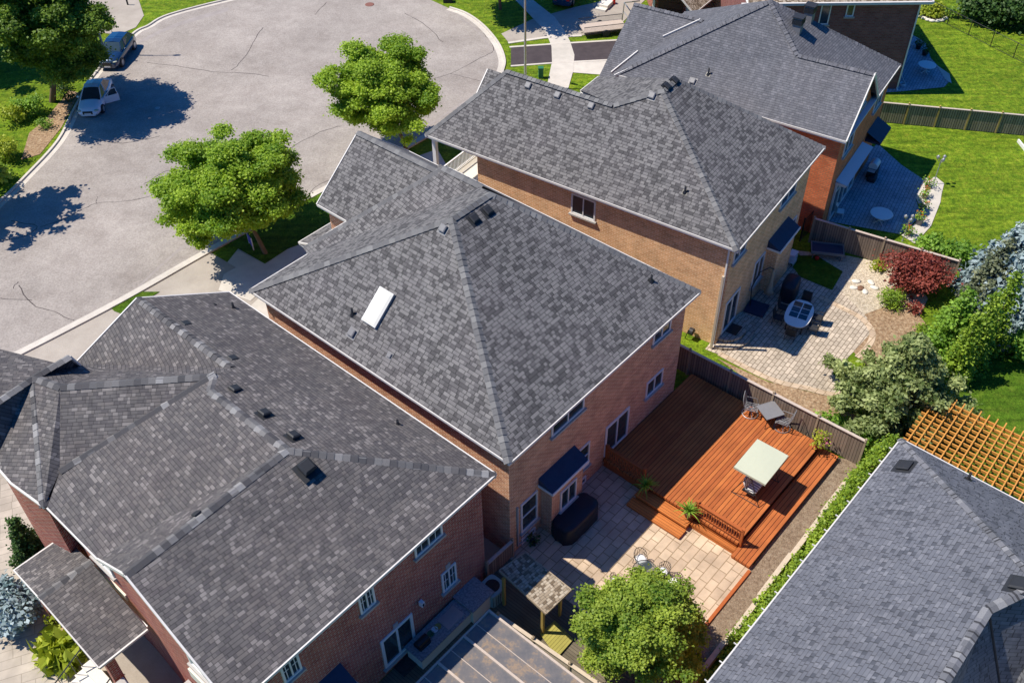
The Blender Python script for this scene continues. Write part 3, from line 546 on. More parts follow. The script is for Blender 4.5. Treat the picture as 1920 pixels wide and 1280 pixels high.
# --- house lower left
F1 = Fr(at(930, 888, 6.8), 48.3); h = House('detached_house', 'dark red brick house with many brown-grey roof ridges and black vents, lower left', F1, M_sh1, M_br1, M_cap1)
ze = 6.8; AP, R2 = (-5.72, 5.72, 9.06), (-5.72, 10.6, 9.06); R1a, R1b = (-4.1, 18.55, 8.62), (-4.1, 11.5, 8.6); Nn = (0, 17.7, ze)
PNE = ((0, 0, ze), Nn, AP); PSE = ((0, 0, ze), (-10, 0, ze), AP); PSW = (AP, R2, (-12.85, 8, ze))
J = F1.z(402, 703, 8.92); Q2 = F1.z(113, 724, 8.9); Q1b = F1.pl(112, 884, *PSW); WL = F1.z(140, 682, 6.8); V1 = F1.z(182, 690, 7.3)
Q3 = (-12.95, 5.85, 8.66); VV = (-12.87, 8.72, ze); EV = (-12.85, 12.4, ze); SL = (-13.2, 0, ze)
h.roof(((0, 0, ze), Nn, R1a, R1b, J), ((0, 0, ze), J, R2, AP)); h.roof(((0, 0, ze), AP, Q3, SL)); h.roof((AP, Q3, VV)); h.roof((AP, VV, EV, Q1b, J, R2))
h.roof((R1a, WL, V1, J, R1b), (J, V1, Q2), (J, Q2, Q1b))
VT = F1.z(62, 706, 8.7); VB = F1.z(82, 950, 6.8); WR = F1.z(130, 667, 8.7); WS = F1.z(150, 684, 7.5); GL = F1.z(20, 905, 6.8); GO = F1.z(-12, 868, 6.8); WO = F1.z(-25, 765, 8.7); BK = F1.z(-25, 648, 7.2); BR = F1.z(108, 681, 7.2)
h.roof((VT, Q2, Q1b, VB), (VT, VB, GL, GO, WO), (VT, WR, WS, Q2), (VT, WO, BK, BR, WR), (WS, WL, V1, Q2))
h.caps((AP, (0, 0, ze)), (R2, AP), (J, R2), (AP, Q3), (J+Vector((0, 0, .1)), Q1b+Vector((0, 0, .1))), (J, Q2), (R1a, R1b), (VT, VB), (WR, VT), (WO, VT), (VT, Q2), step=.3, w=.2, drop=.11, lift=.022)
h.gutter(((0, 0, ze), Nn), ((0, 0, ze), SL), (VV, EV), (VB, GL), (GL, GO), (Nn, R1a), (WR, WS)); h.gutter((SL, Q3), (Q3, VV), (R1a, WL), w=.07, h=.16)
h.wall([(-.45, .45), (-.45, 17.2), (-4, 17.4), (-7.4, 17.6), (-11.9, 13.9), (-12.4, 12.2), (-12.4, 8.9), (-12.6, 5.85), (-12.65, .45)], GZ-.3, ze-.12)
h.gable((-12.62, .4, ze-.12), (-12.6, 5.85, 8.5), (-12.5, 8.5, ze-.12), .1); h.gable((-.6, 17.3, ze-.1), (-4.1, 18.1, 8.3), (-7.2, 17.8, ze-.1), .1)
h.soffit([(0, 0), Nn, (-7.7, 18.7), (-12.8, 12.4), (-12.8, 8.8), (-12.5, 8.6), (-12.55, 0)], ze)
a = F1.z(75, 958, 6.8); b = F1.z(14, 912, 6.8); c = F1.z(-20, 880, 6.8)
h.wall([(a.x+.3, a.y+.2), (b.x+.3, b.y+.2), (c.x+.4, c.y+.3), (c.x+4, c.y+3), (a.x+4, a.y+2)], GZ-.3, ze-.12)
for q in ((348, 611), (436, 676), (440, 732), (495, 777), (550, 819)): h.vent(PNE, *q, sz=.42, mat=M_dark, h=.2)
h.vent(PSE, 574, 880, sz=.55, mat=M_dark, h=.4); h.vent((AP, Q3, VV), 371, 966, sz=.3, mat=M_dark); h.vent((VT, WR, WS), 95, 704, sz=.35, mat=M_dark)
h.pipe(PNE, 403, 573, .12); h.pipe(PNE, 438, 578, .35); h.pipe(PNE, 746, 796, .3)
def sp(fr, y, l, r): a, b = fr.y(*l, y), fr.y(*r, y); return a.x, b.x, (a.z+b.z)/2
def win(hh, l, r, ht, y=.45, **kw): a, b, zz = sp(hh.fr, y, l, r); return hh.opening('S', y, a, b, zz, zz+ht, **kw)
win(h, (533, 1280), (566, 1252), 1.3, grid=True); win(h, (676, 1151), (704, 1127), 1.3, grid=True); win(h, (778, 1046), (829, 999), 1.1, grid=True, cols=2)
win(h, (830, 1111), (856, 1085), 1.35, grid=True, lintel=1); win(h, (721, 1249), (779, 1200), 2.1, cols=2, name='patio_door', lintel=1, fw=.14)
a_ = F1.y(608, 1290, .45); b_ = F1.y(636, 1262, .45); h.bay('S', .45, a_.x-.4, b_.x, .8, GZ, 3.1, 2.6, M_navy)
h.opening('W', -12.65, 2.2, 4.0, 4.4, 5.8, 2, glass=M_stucco)
m = MB(); m.box(-12.72, -12.6, .9, 4.6, 2.7+.6, 3.3+.6); m.build('string_course', M_stucco, h.t)
m = MB(); m.box(-12.48, -12.3, 9.3, 11.6, 3.4, 3.8); m.build('string_course', M_stucco, h.t); h.opening('W', -12.4, 9.6, 11.2, 4.2, 5.8, 2)
h.downpipe(-12.75, .6, 6.6)
# entrance porch of this house
zr, zl = 3.9, 3.0
p0, p1, p2, p3 = (-14.8, 14.1, zl), (-12.5, 14.1, zl), (-12.7, 7.45, zl), (-14.9, 7.45, zl); r0, r1 = (-14.9, 11.3, zr), (-12.6, 11.3, zr)
h.roof((p0, r0, r1, p1), (r0, p3, p2, r1)); h.caps((r0, r1), step=.3); h.gutter((p0, p1), (p3, p2), w=.1); h.gutter((p0, r0), (r0, p3), w=.05, h=.12)
h.wall([(-14.6, 7.7), (-14.2, 7.7), (-14.2, 8.1), (-14.6, 8.1)], GZ, 2.9); h.wall([(-14.6, 13.5), (-14.2, 13.5), (-14.2, 13.9), (-14.6, 13.9)], GZ, 2.9)
h.soffit([(-14.7, 7.6), (-12.6, 7.6), (-12.6, 13.9), (-14.7, 13.9)], 3.05)
h.wall([(-14.6, 5.3), (-14.35, 5.3), (-14.35, 7.5), (-14.6, 7.5)], GZ, 1.3); h.wall([(-14.6, 5.0), (-12.65, 5.0), (-12.65, 5.3), (-14.6, 5.3)], GZ, 1.3)
m = MB(); m.box(-14.68, -14.3, 5.2, 7.5, 1.91, 1.99); m.box(-14.68, -12.66, 4.94, 5.36, 2.0, 2.07); m.build('coping', M_stone, h.t)
m = MB()
for k in range(5): m.box(-16.6+k*.38, -14.6, 7.7, 9.9, k*.2-.02*k, (k+1)*.2)
m.build('porch_steps', M_stucco, h.t)
m = MB()
for yy in (7.75, 9.85):
    m.tube([(-16.7, yy, 1.0), (-14.7, yy, 2.1)], .03, 6)
    for k in range(7): f = k/6; m.tube([(-16.7+2*f, yy, .1+1.1*f), (-16.7+2*f, yy, 1.0+1.1*f)], .018, 6)
m.build('handrail', M_black, h.t); h.finish(); H1 = h
# --- slate roofed house lower right
F5 = Fr(at(1689.4, 822.3, 6.2), 47.7); h = House('detached_house', 'slate-grey roofed house filling the lower right, hedge along its white gutter', F5, M_sh5, M_br4, M_cap5)
ze = 6.2; NW = ((0, 0, ze), (-10, 0, ze), (-5, -5, ze+3.02)); H_ = F5.pl(1925, 1062, *NW); a_ = F5.pl(1928, 1104, *NW); b_ = F5.pl(1853, 1141, *NW); c_ = F5.pl(1766, 1275, *NW); d_ = F5.pl(1700, 1376, *NW)
H_ = (-6.7, -6.7, ze+4.05)
e_ = (b_.x-9.0, b_.y, b_.z); lo = (-15.5, 0, ze)
h.roof(((0, 0, ze), H_, a_, b_, e_, lo), ((0, 0, ze), (0, -16, ze), H_), (H_, (0, -16, ze), (-6.7, -16, ze+4.05))); v_ = F5.z(1880, 1320, 5.6); v2 = F5.z(1760, 1400, 5.6)
h.roof((b_, e_, v2, v_)); w_ = F5.z(1990, 1130, 9.3); w2 = F5.z(1990, 1330, 8.2); h.roof((b_, v_, w2, w_, a_)); h.roof((H_, a_, w_, (-6.7, -16, ze+4.05)))
h.caps(((0, 0, ze), H_), (b_, a_), (b_, e_), step=.25, w=.17, drop=.08, lift=.018); h.gutter(((0, 0, ze), lo), ((0, 0, ze), (0, -16, ze)))
m = MB()
p_, q_ = h.P(b_), h.P(v_); m.beam(p_+Vector((0, 0, .02)), q_+Vector((0, 0, .02)), .1, .05); m.build('valley_flashing', M_black, h.t)
h.wall([(-.45, -.45), (-15, -.45), (-15, -9), (-.45, -15)], GZ-.3, ze-.15); h.soffit([(0, 0), (-15.2, 0), (-15.2, -9), (0, -15.5)], ze)
m = MB()
for k in range(16): x = -.8-k*.93; m.box(x, x+.03, -.02, .16, ze-GZ-.02, ze-GZ+.03)
m.build('gutter_strap', M_gut, h.t)
h.vent(NW, 1697, 874, sz=.55, mat=M_dark, h=.12); h.vent(NW, 1912, 1096, sz=.55, mat=M_dark, h=.14); h.pipe(((0, 0, ze), (0, -16, ze), H_), 1815, 898, .4); h.finish(); H5 = h
# --- plum brick house, top right
F6 = Fr(at(1750, 4, 6.7), -0.7); h = House('detached_house', 'plum brick house at the top right with a small square window and white eave', F6, M_shT, M_br6, M_shT)
h.roof(((0, 0, 6.7), (0, 12, 6.7), (-5, 6, 9.7)), ((0, 0, 6.7), (-5, 6, 9.7), (-13, 6, 9.7), (-13.5, 0, 6.7)), ((0, 12, 6.7), (-13.5, 12, 6.7), (-13, 6, 9.7), (-5, 6, 9.7))); h.gutter(((0, 0, 6.7), (-14, 0, 6.7)), ((0, 0, 6.7), (0, 12, 6.7)), w=.2, h=.18)
h.wall([(-.6, .5), (-.6, 11.5), (-13.5, 11.5), (-13.5, .5)], GZ-.2, 6.55); h.soffit([(0, 0), (0, 12), (-13.5, 12), (-13.5, 0)], 6.7)
win(h, (1584, 31), (1599, 31), .95, y=.5, cols=1); win(h, (1533, 46), (1552, 46), 1.6, y=.5, cols=1); h.downpipe(-.7, .42, 6.4); h.finish()
# --- tan roofed house, top centre
F7 = Fr(at(1301, 26, 3.2), 55); h = House('detached_house', 'house with tan shingles and a brown garage door, cut off by the top edge', F7, M_shT, M_br1, M_shT)
h.roof(((0, 0, 3.2), (9, 0, 3.2), (9, 3.5, 6.0), (0, 3.5, 6.0)), ((0, 3.5, 6.0), (9, 3.5, 6.0), (9, 8, 3.2), (0, 8, 3.2))); h.gutter(((0, 0, 3.2), (9, 0, 3.2)), ((0, 0, 3.2), (0, 3.5, 6.0)))
g1_ = F7.z(1222, 24, GZ); g2_ = F7.z(1292, 34, GZ); h.wall([(g1_.x, g1_.y), (g2_.x, g2_.y), (9, .4), (9, 9), (g1_.x+3, 9)], GZ, 3.1)
m = MB()
ga = Vector((g1_.x, g1_.y, 0)); gb = Vector((g2_.x, g2_.y, 0)); gd = (gb-ga).normalized(); gn = Vector((gd.y, -gd.x, 0))
for k in range(4): m.beam(ga+gd*.5+gn*.03+Vector((0, 0, .3+.6*k)), gb-gd*.6+gn*.03+Vector((0, 0, .3+.6*k)), .06, .57)
m.build('garage_door', plain('door_brown', (.12, .07, .05), .6), h.t); m = MB()
for f in (0.05, .95): q = ga.lerp(gb, f)+gn*.1; m.box(q.x-.12, q.x+.12, q.y-.12, q.y+.12, 0, 3.6)
m.build('porch_column', M_white, h.t); h.finish()
# ---------------- the ground ----------------
def struct(name, mb, mat, kind='structure', parent=None): return mb.build(name, mat, parent, kind=None if parent else kind)
def gpts(pts, z=GZ): return [at(x, y, z) for x, y in pts]
def sheet(name, pts, dz, mat, parent=None, kind='structure', px=True):
    m = MB(); q = [at(x, y, GZ) for x, y in pts] if px else [Vector(p) for p in pts]; q = [Vector((p.x, p.y, GZ+dz)) for p in q]; m.face(tri_up(q)); return struct(name, m, mat, kind, parent)
m = MB(); m.face([(-400, -50, GZ), (400, -50, GZ), (400, 700, GZ), (-400, 700, GZ)]); ground_ = struct('grass_ground', m, M_lawn)
LK = [(-420, 640), (-250, 560), (-100, 470), (0, 381), (50, 332), (111, 265), (144, 201), (180, 140), (249, 67), (279, 50), (319, 29), (430, 0), (560, -28), (700, -30), (780, -12)]
RK = [(842, 16), (873, 27), (903, 48), (930, 79), (943, 108), (942, 130), (925, 165), (880, 205), (820, 245), (740, 290), (610, 356), (533, 398), (400, 468), (245, 556), (120, 622), (30, 668), (-100, 735), (-420, 880)]
road = sheet('road', LK+RK, .004, M_road)
def smooth_poly(pts, n=6):
    P = [Vector(p) for p in pts]; out = []
    for i in range(len(P)-1):
        a, b, c, d = P[max(i-1, 0)], P[i], P[i+1], P[min(i+2, len(P)-1)]
        for k in range(n):
            t = k/n; out.append(.5*((2*b)+(c-a)*t+(2*a-5*b+4*c-d)*t*t+(3*b-3*c+d-a)*t**3))
    return out+[P[-1]]
def strip(name, pts, w, z0, z1, mat, side=1, parent=None, kind='structure', smooth=True, px=True):
    P = [at(x, y, GZ) for x, y in pts] if px else [Vector(p) for p in pts]
    if smooth: P = smooth_poly(P)
    m = MB(); L = []; Rr = []
    for i, p in enumerate(P):
        d = (P[min(i+1, len(P)-1)]-P[max(i-1, 0)]); d.z = 0; d.normalize(); n = Vector((-d.y, d.x, 0))*side
        L.append(p.copy()); Rr.append(p+n*w)
    for i in range(len(P)-1):
        a, b, c, d = L[i], L[i+1], Rr[i+1], Rr[i]
        f = lambda v, z: Vector((v.x, v.y, GZ+z))
        top = [f(a, z1), f(b, z1), f(c, z1), f(d, z1)]; m.face(tri_up(top))
        s1 = [f(a, z0), f(b, z0), f(b, z1), f(a, z1)]; s2 = [f(c, z0), f(d, z0), f(d, z1), f(c, z1)]
        m.face(s1 if side < 0 else s1[::-1]); m.face(s2 if side < 0 else s2[::-1])
    return m.build(name, mat, parent, kind=None if parent else kind)
strip('kerb', LK, .18, -.05, .12, M_kerb, 1); strip('gutter_apron', LK, .4, 0, .012, M_kerb, -1)
strip('kerb', RK, .18, -.05, .12, M_kerb, 1); strip('gutter_apron', RK, .42, 0, .012, M_kerb, -1)
def crack(pts, w=.055):
    P = smooth_poly([at(x, y, GZ) for x, y in pts], 4); rd = random.Random(int(pts[0][0])); m = MB(); prev = None
    for i, p in enumerate(P):
        d = (P[min(i+1, len(P)-1)]-P[max(i-1, 0)]); d.z = 0; d.normalize(); n = Vector((-d.y, d.x, 0)); p = p + n*rd.uniform(-.07, .07); ww = w*rd.uniform(.5, 1.2)
        cur = (Vector((p.x, p.y, GZ+.009))-n*ww/2, Vector((p.x, p.y, GZ+.009))+n*ww/2)
        if prev: m.face(tri_up([prev[0], cur[0], cur[1], prev[1]]))
        prev = cur
    return m.build('crack', M_crack, road)
for c in ([(75, 425), (110, 415), (150, 395), (180, 382), (230, 378), (290, 365), (330, 350)], [(180, 382), (182, 368)], [(275, 118), (330, 124), (400, 135), (450, 137), (505, 143)], [(435, 132), (455, 112), (480, 72), (492, 52)],
          [(590, 28), (612, 5)], [(760, 25), (800, 50), (830, 80)], [(35, 535), (60, 570), (100, 585), (140, 600)], [(0, 560), (60, 563)], [(545, 278), (600, 248), (640, 236)], [(25, 541), (33, 528)], [(20, 415), (70, 425), (40, 445), (0, 450)],
          [(905, 60), (920, 80), (926, 96)], [(700, 200), (780, 160), (845, 138), (900, 110), (925, 97)], [(845, 138), (900, 152)], [(170, 260), (230, 268), (300, 255)], [(270, 345), (310, 322), (350, 312)], [(640, 330), (600, 345), (560, 380), (500, 400)]): crack(c)
def seam(pts, w, mat=None, nm='repair_strip'): m = MB(); P = smooth_poly([at(x, y, GZ) for x, y in pts], 5); L = [Vector((p.x, p.y, GZ+.007)) for p in P]; [m.face(tri_up([L[i], L[i+1], L[i+1]+Vector((0, -w, 0)), L[i]+Vector((0, -w, 0))])) for i in range(len(L)-1)]; return m.build(nm, mat or M_tar, road)
seam([(235, 560), (330, 470), (430, 400), (520, 350)], .5); seam([(700, 300), (800, 235), (900, 170)], .35); seam([(262, 76), (330, 44), (430, 14)], .9); seam([(860, 30), (900, 62), (922, 98), (925, 128)], .4)
# driveways, walks
sheet('driveway', [(240, -60), (270, 30), (255, 52), (222, 66), (170, 60), (90, -60)], .03, M_drive)
sheet('driveway', [(940, 64), (1000, 36), (1075, 15), (1230, -20), (1150, 60), (1085, 68), (1020, 72), (955, 82)], .03, M_drive); sheet('driveway', [(958, 91), (1040, 84), (1190, 76), (1190, 110), (1040, 118), (958, 124)], .034, M_newasph)
strip('driveway_edging', [(955, 88), (1040, 82), (1190, 73)], .25, 0, .05, M_kerb, -1, smooth=False); strip('driveway_edging', [(958, 126), (1040, 120), (1190, 112)], .22, 0, .05, M_kerb, 1, smooth=False); strip('driveway_edging', [(952, 80), (1020, 70), (1090, 66)], .3, 0, .05, M_kerb, -1, smooth=False)
sheet('driveway', [(1040, 118), (1190, 111), (1180, 145), (1040, 134)], .03, M_conc)
SW = [(965, 0), (998, 34), (1023, 60), (1034, 88), (1035, 117), (1026, 160), (1000, 200)]; SE = [(1040, 200), (1066, 165), (1075, 133), (1077, 104), (1069, 79), (1057, 56), (1040, 33), (998, 0)]
sheet('sidewalk', SW+SE, .045, M_conc)
sheet('driveway', [(620, 352), (480, 425), (420, 500), (470, 620), (900, 420), (820, 280)], .02, M_conc); sheet('driveway', [(30, 672), (245, 560), (395, 474), (440, 500), (500, 545), (400, 640), (100, 800)], .024, M_drive)
sheet('sidewalk', [(420, 515), (475, 485), (600, 420), (560, 480), (470, 565), (410, 545)], .05, M_conc); sheet('grass_verge', [(430, 458), (520, 407), (640, 342), (700, 340), (640, 430), (540, 468), (497, 496)], .07, M_lawn2); sheet('grass_verge', [(208, 578), (262, 548), (300, 548), (230, 590), (214, 584)], .06, M_lawn2)
sheet('sidewalk', [(-60, 820), (30, 860), (120, 1000), (100, 1100), (250, 1290), (-80, 1400), (-120, 1000)], .03, M_pav1)
sheet('garden_path', [(150, 1120), (330, 1180), (460, 1400), (230, 1400), (130, 1250)], .025, M_drive)
sheet('flower_bed', [(70, 1190), (130, 1120), (170, 1170), (95, 1215)], .05, M_mulch)
sheet('flower_bed', [(55, 250), (85, 225), (130, 170), (150, 175), (115, 240), (75, 290), (40, 300)], .03, M_mulch)
# back gardens
f2 = lambda x, y, z_=GZ: F2.w(x, y, z_)
m = MB(); m.face(tri_up([f2(-6, .6), f2(-6, -8.6), f2(7.4, -8.55), f2(7.4, .6)])); m = MB(); m.face(tri_up([f2(.3, .6, GZ+.03), f2(.3, -8.5, GZ+.03), f2(7.3, -8.45, GZ+.03), f2(7.6, .6, GZ+.03)])); struct('paver_patio', m, M_pav2)
m = MB(); m.face(tri_up([f2(-14, .5, GZ+.01), f2(-14, -9, GZ+.01), f2(.3, -9, GZ+.01), f2(.3, .5, GZ+.01)])); struct('garden_deck_floor', m, M_oldd)
m = MB(); m.face(tri_up([f2(-1.0, -8.5, GZ+.035), f2(-1.0, -9.45, GZ+.035), f2(16.2, -9.35, GZ+.035), f2(15.7, -8.3, GZ+.035)])); struct('gravel_strip', m, M_grav)
m = MB(); m.face(tri_up([f2(-5, -9.6, GZ+.02), f2(-5, -12.5, GZ+.02), f2(16, -12.3, GZ+.02), f2(16, -9.5, GZ+.02)])); struct('planting_bed', m, M_lawn2)
m = MB(); m.face(tri_up([f2(-3, .6, GZ+.02), f2(-3, 30, GZ+.02), f2(.6, 30, GZ+.02), f2(.6, .6, GZ+.02)])); struct('side_passage', m, M_drive)
sheet('paver_patio', [(1322, 655), (1395, 566), (1428, 520), (1470, 470), (1540, 505), (1595, 565), (1625, 595), (1632, 625), (1600, 660), (1560, 700), (1600, 740), (1540, 740), (1440, 712), (1345, 664)], .03, M_pav3)
strip('patio_edging', [(1535, 560), (1575, 580), (1612, 600), (1630, 625), (1620, 650), (1602, 668)], .35, 0, .045, M_pav2, 1); strip('patio_edging', [(1345, 666), (1440, 714), (1510, 732), (1570, 745), (1620, 738)], .35, 0, .045, M_pav2, 1)
sheet('pebble_bed', [(1490, 470), (1590, 480), (1690, 500), (1740, 560), (1700, 640), (1640, 680), (1620, 600), (1560, 530)], .02, M_peb); sheet('mulch_bed', [(1620, 590), (1700, 560), (1760, 640), (1720, 700), (1640, 700), (1600, 660)], .025, M_mulch)
sheet('mulch_bed', [(1345, 672), (1440, 716), (1560, 745), (1640, 800), (1620, 830), (1440, 740)], .022, M_mulch); sheet('grass_verge', [(1470, 480), (1530, 480), (1580, 510), (1560, 545), (1500, 520)], .045, M_lawn2)
sheet('paver_patio', [(1530, 412), (1560, 370), (1600, 310), (1645, 270), (1690, 310), (1735, 340), (1717, 375), (1728, 405), (1688, 440), (1600, 424)], .037, M_pav4)
sheet('concrete_border', [(1690, 442), (1732, 405), (1717, 372), (1733, 335), (1755, 333), (1770, 345), (1765, 365), (1763, 380), (1755, 400), (1745, 425), (1715, 458)], .05, M_conc)
sheet('paver_patio', [(1650, 175), (1700, 60), (1735, 80), (1745, 110), (1783, 150), (1770, 164), (1690, 172)], .03, M_pav4); sheet('concrete_border', [(1755, 123), (1780, 140), (1784, 158), (1772, 150)], .06, M_conc)
sheet('back_lawn', [(1820, 680), (1860, 620), (1920, 610), (2100, 700), (2100, 960), (1760, 960), (1700, 780), (1780, 760)], .02, M_lawn2); sheet('garden_path', [(1830, 600), (1880, 600), (1905, 660), (1860, 660)], .03, M_conc)
# ---------------- deck, fences, garden structures ----------------
DA = 48.4; YO = F2.w(0, 0, 0)
dk = thing('wooden_deck', 'orange stained wooden deck with steps and two low railings behind the centre house', 'deck', F2.w(7.5, .45, GZ), DA)
def D(x, y, z): return (x-7.5, y-.45, z-GZ)
def dbox(m, x0, x1, y0, y1, z0, z1): m.box(x0-7.5, x1-7.5, y0-.45, y1-.45, z0-GZ, z1-GZ)
m = MB(); dbox(m, 7.5, 15.45, -7.4, .42, -.14, 0); m.build('deck_platform', M_deck, dk)
m = MB(); dbox(m, 7.56, 15.4, -7.34, .4, GZ, -.145); m.build('deck_skirt', M_stain, dk)
m = MB(); dbox(m, 6.95, 15.55, -8.4, -7.41, -.42, -.3); dbox(m, 7.0, 15.5, -8.34, -7.41, GZ, -.42); m.build('deck_step', M_deck, dk)
m = MB(); dbox(m, 6.85, 7.49, -4.98, -2.0, -.3, -.2); dbox(m, 6.9, 7.49, -4.95, -2.05, GZ, -.3); m.build('deck_step', M_deckx, dk)
m = MB(); dbox(m, 6.25, 6.84, -5.02, -1.96, -.5, -.4); dbox(m, 6.3, 6.84, -5.0, -2.0, GZ, -.5); m.build('deck_step', M_deckx, dk)
m = MB(); dbox(m, 7.2, 7.45, -7.4, -5.0, -.36, -.28); dbox(m, 7.22, 7.45, -7.36, -5.0, GZ, -.36); m.build('deck_ledge', M_deckx, dk)
def drail(y0, y1, x=7.62):
    m = MB()
    for y in (y0, y1): dbox(m, x-.06, x+.06, y-.06, y+.06, -.3, 1.0); dbox(m, x-.08, x+.08, y-.08, y+.08, 1.0, 1.04)
    a, b = min(y0, y1), max(y0, y1); dbox(m, x-.08, x+.08, a, b, .88, .93); dbox(m, x-.03, x+.03, a, b, .72, .78); dbox(m, x-.03, x+.03, a, b, .1, .17)
    n = int((b-a)/.13)
    for k in range(1, n):
        y = a+(b-a)*k/n; c = D(x, y, 0)
        m.lathe([(.022, .17-GZ), (.034, .3-GZ), (.02, .42-GZ), (.036, .5-GZ), (.02, .6-GZ), (.022, .72-GZ)], (c[0], c[1], 0), 6); dbox(m, x-.02, x+.02, y-.05, y+.05, .79, .82)
    m.build('railing', M_stain, dk)
drail(-5.0, -7.45); drail(.3, -1.95)
m = MB(); m.box(0, 6.6, -.1, .05, 0, .14); e = thing('landscape_edging', 'reddish wood edging board along the sand coloured patio', 'edging', F2.w(.3, -8.42, GZ), DA); m.build('board', M_stain, e)
def fence(name, label, a, b, hgt, mat=None, posts=None, capm=None, group=None, both=False, pm=None):
    a, b = Vector(a), Vector(b); L = (b-a).length; ang = math.degrees(math.atan2(b.y-a.y, b.x-a.x)); t = thing(name, label, 'fence', (a.x, a.y, GZ), ang, group)
    n = posts or max(1, round(L/2.4)); m = MB(); m.box(0, L, -.015, .015, .05, hgt-.1); m.build('board_panel', mat or M_fence, t)
    m = MB(); m.box(-.02, L+.02, -.08, .08, hgt-.08, hgt-.04); m.build('cap_rail', capm or M_cap_w, t)
    for z_ in (hgt-.2, .25): m = MB(); m.box(0, L, .016, .06, z_, z_+.1); m.build('rail', capm or M_cap_w, t)
    for k in range(n+1):
        x = L*k/n; m = MB(); m.box(x-.05, x+.05, -.06, .05, 0, hgt+.08); m.mesh([(x-.06, -.07, hgt+.08), (x+.06, -.07, hgt+.08), (x+.06, .06, hgt+.08), (x-.06, .06, hgt+.08), (x, 0, hgt+.14)], [(0, 1, 4), (1, 2, 4), (2, 3, 4), (3, 0, 4)]); m.build('post', pm or M_post, t)
    return t
fence('wooden_fence', 'weathered wooden fence with capped top along the far side of the orange deck', F2.w(15.75, 3.4), F2.w(15.9, -9.3), 1.9, posts=5)
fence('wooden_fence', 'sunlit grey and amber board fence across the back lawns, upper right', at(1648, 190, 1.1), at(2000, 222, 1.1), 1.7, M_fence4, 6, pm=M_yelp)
fence('wooden_fence', 'brown board fence behind the red maple, between two back gardens', at(1528, 408, 1.3), at(1800, 488, 1.3), 1.9, None, 4)
fence('wooden_fence', 'low shaded fence between the dark red house and the air conditioner', F2.w(-1.2, .4), F2.w(.5, .35), 1.3, posts=1)
fence('wooden_fence', 'pale fence beside the glazed pergola, running under the pear tree', at(934, 1150, 1.1), at(1140, 1292, 1.1), 1.7, M_timber, 3, M_timber)
# iron gate
g = thing('iron_gate', 'black iron bar gate between the second and third house', 'gate', at(1500, 452), 50); m = MB(); n = 16
for k in range(n): m.tube([(k*.14, 0, 0), (k*.14, 0, 1.75)], .014, 5)
m.box(0, 2.1, -.015, .015, 1.6, 1.64); m.box(0, 2.1, -.015, .015, .15, .19); m.build('bars', M_black, g); m = MB(); m.box(-.06, 0, -.04, .04, 0, 1.85); m.build('post', M_black, g); m = MB(); m.box(2.1, 2.16, -.04, .04, 0, 1.85); m.build('post', M_black, g)
# chain link fence
a, b = at(1700, 8), at(1990, 155); L = (b-a).length; t = thing('chain_link_fence', 'black chain link fence crossing the lawn in the upper right corner', 'fence', a, math.degrees(math.atan2(b.y-a.y, b.x-a.x)))
for k in range(8): m = MB(); m.tube([(L*k/7, 0, 0), (L*k/7, 0, 1.35)], .035, 6); m.build('post', M_black, t)
m = MB(); m.tube([(0, 0, 1.3), (L, 0, 1.3)], .022, 5); m.tube([(0, 0, .06), (L, 0, .06)], .015, 4); m.build('rail', M_black, t); m = MB(); n = int(L/.3)
for k in range(n): m.beam((L*k/n, 0, .06), (L*k/n+1.24, 0, 1.3), .006, .006, (0, 1, 0)); m.beam((L*k/n+1.24, 0, .06), (L*k/n, 0, 1.3), .006, .006, (0, 1, 0))
m.build('mesh_wire', M_black, t)
# retaining wall of timbers
a, b = F2.w(14.6, -9.4, GZ), F2.w(1.5, -9.55, GZ); t = thing('retaining_wall', 'low pale timber retaining wall between the gravel strip and the hedge', 'wall', a, math.degrees(math.atan2(b.y-a.y, b.x-a.x)))
L = (b-a).length; x = 0; k = 0
while x < L: m = MB(); m.box(x, x+2.9, -.1+.05*(k % 2), .12+.05*(k % 2), -.1, .38-.05*(k % 2)); m.build('timber', M_timber, t); x += 2.92; k += 1
# small lean-to shed roof with a yellow post
q = [at(936, 1068, 1.75), at(1024, 1149, 1.55), at(1071, 1104, 1.55), at(985, 1035, 1.75)]; o = q[1]; t = thing('lean_to_shelter', 'small shingled lean-to roof on a yellow timber post beside the air conditioner', 'shelter', (o.x, o.y, GZ), DA); I = Matrix.Rotation(R(-DA), 4, 'Z')
lc = [I @ (v-Vector((o.x, o.y, GZ))) for v in q]; m = MB(); m.face(tri_up(lc)); m.build('roof', M_shT, t)
m = MB()
for k in range(4): m.beam(lc[k]-Vector((0, 0, .06)), lc[(k+1) % 4]-Vector((0, 0, .06)), .05, .12)
m.build('fascia', M_post, t)
for k, (fx, fy) in enumerate(((.15, .3), (lc[2].x-.25, .3), (.15, lc[0].y-.3), (lc[2].x-.25, lc[0].y-.3))): m = MB(); m.box(fx-.06, fx+.06, fy-.06, fy+.06, 0, 2.1); m.build('post', M_yelp, t)
sheet('yellow_deck_floor', [(1012, 1190), (1040, 1165), (1075, 1200), (1045, 1235)], .12, M_yel)
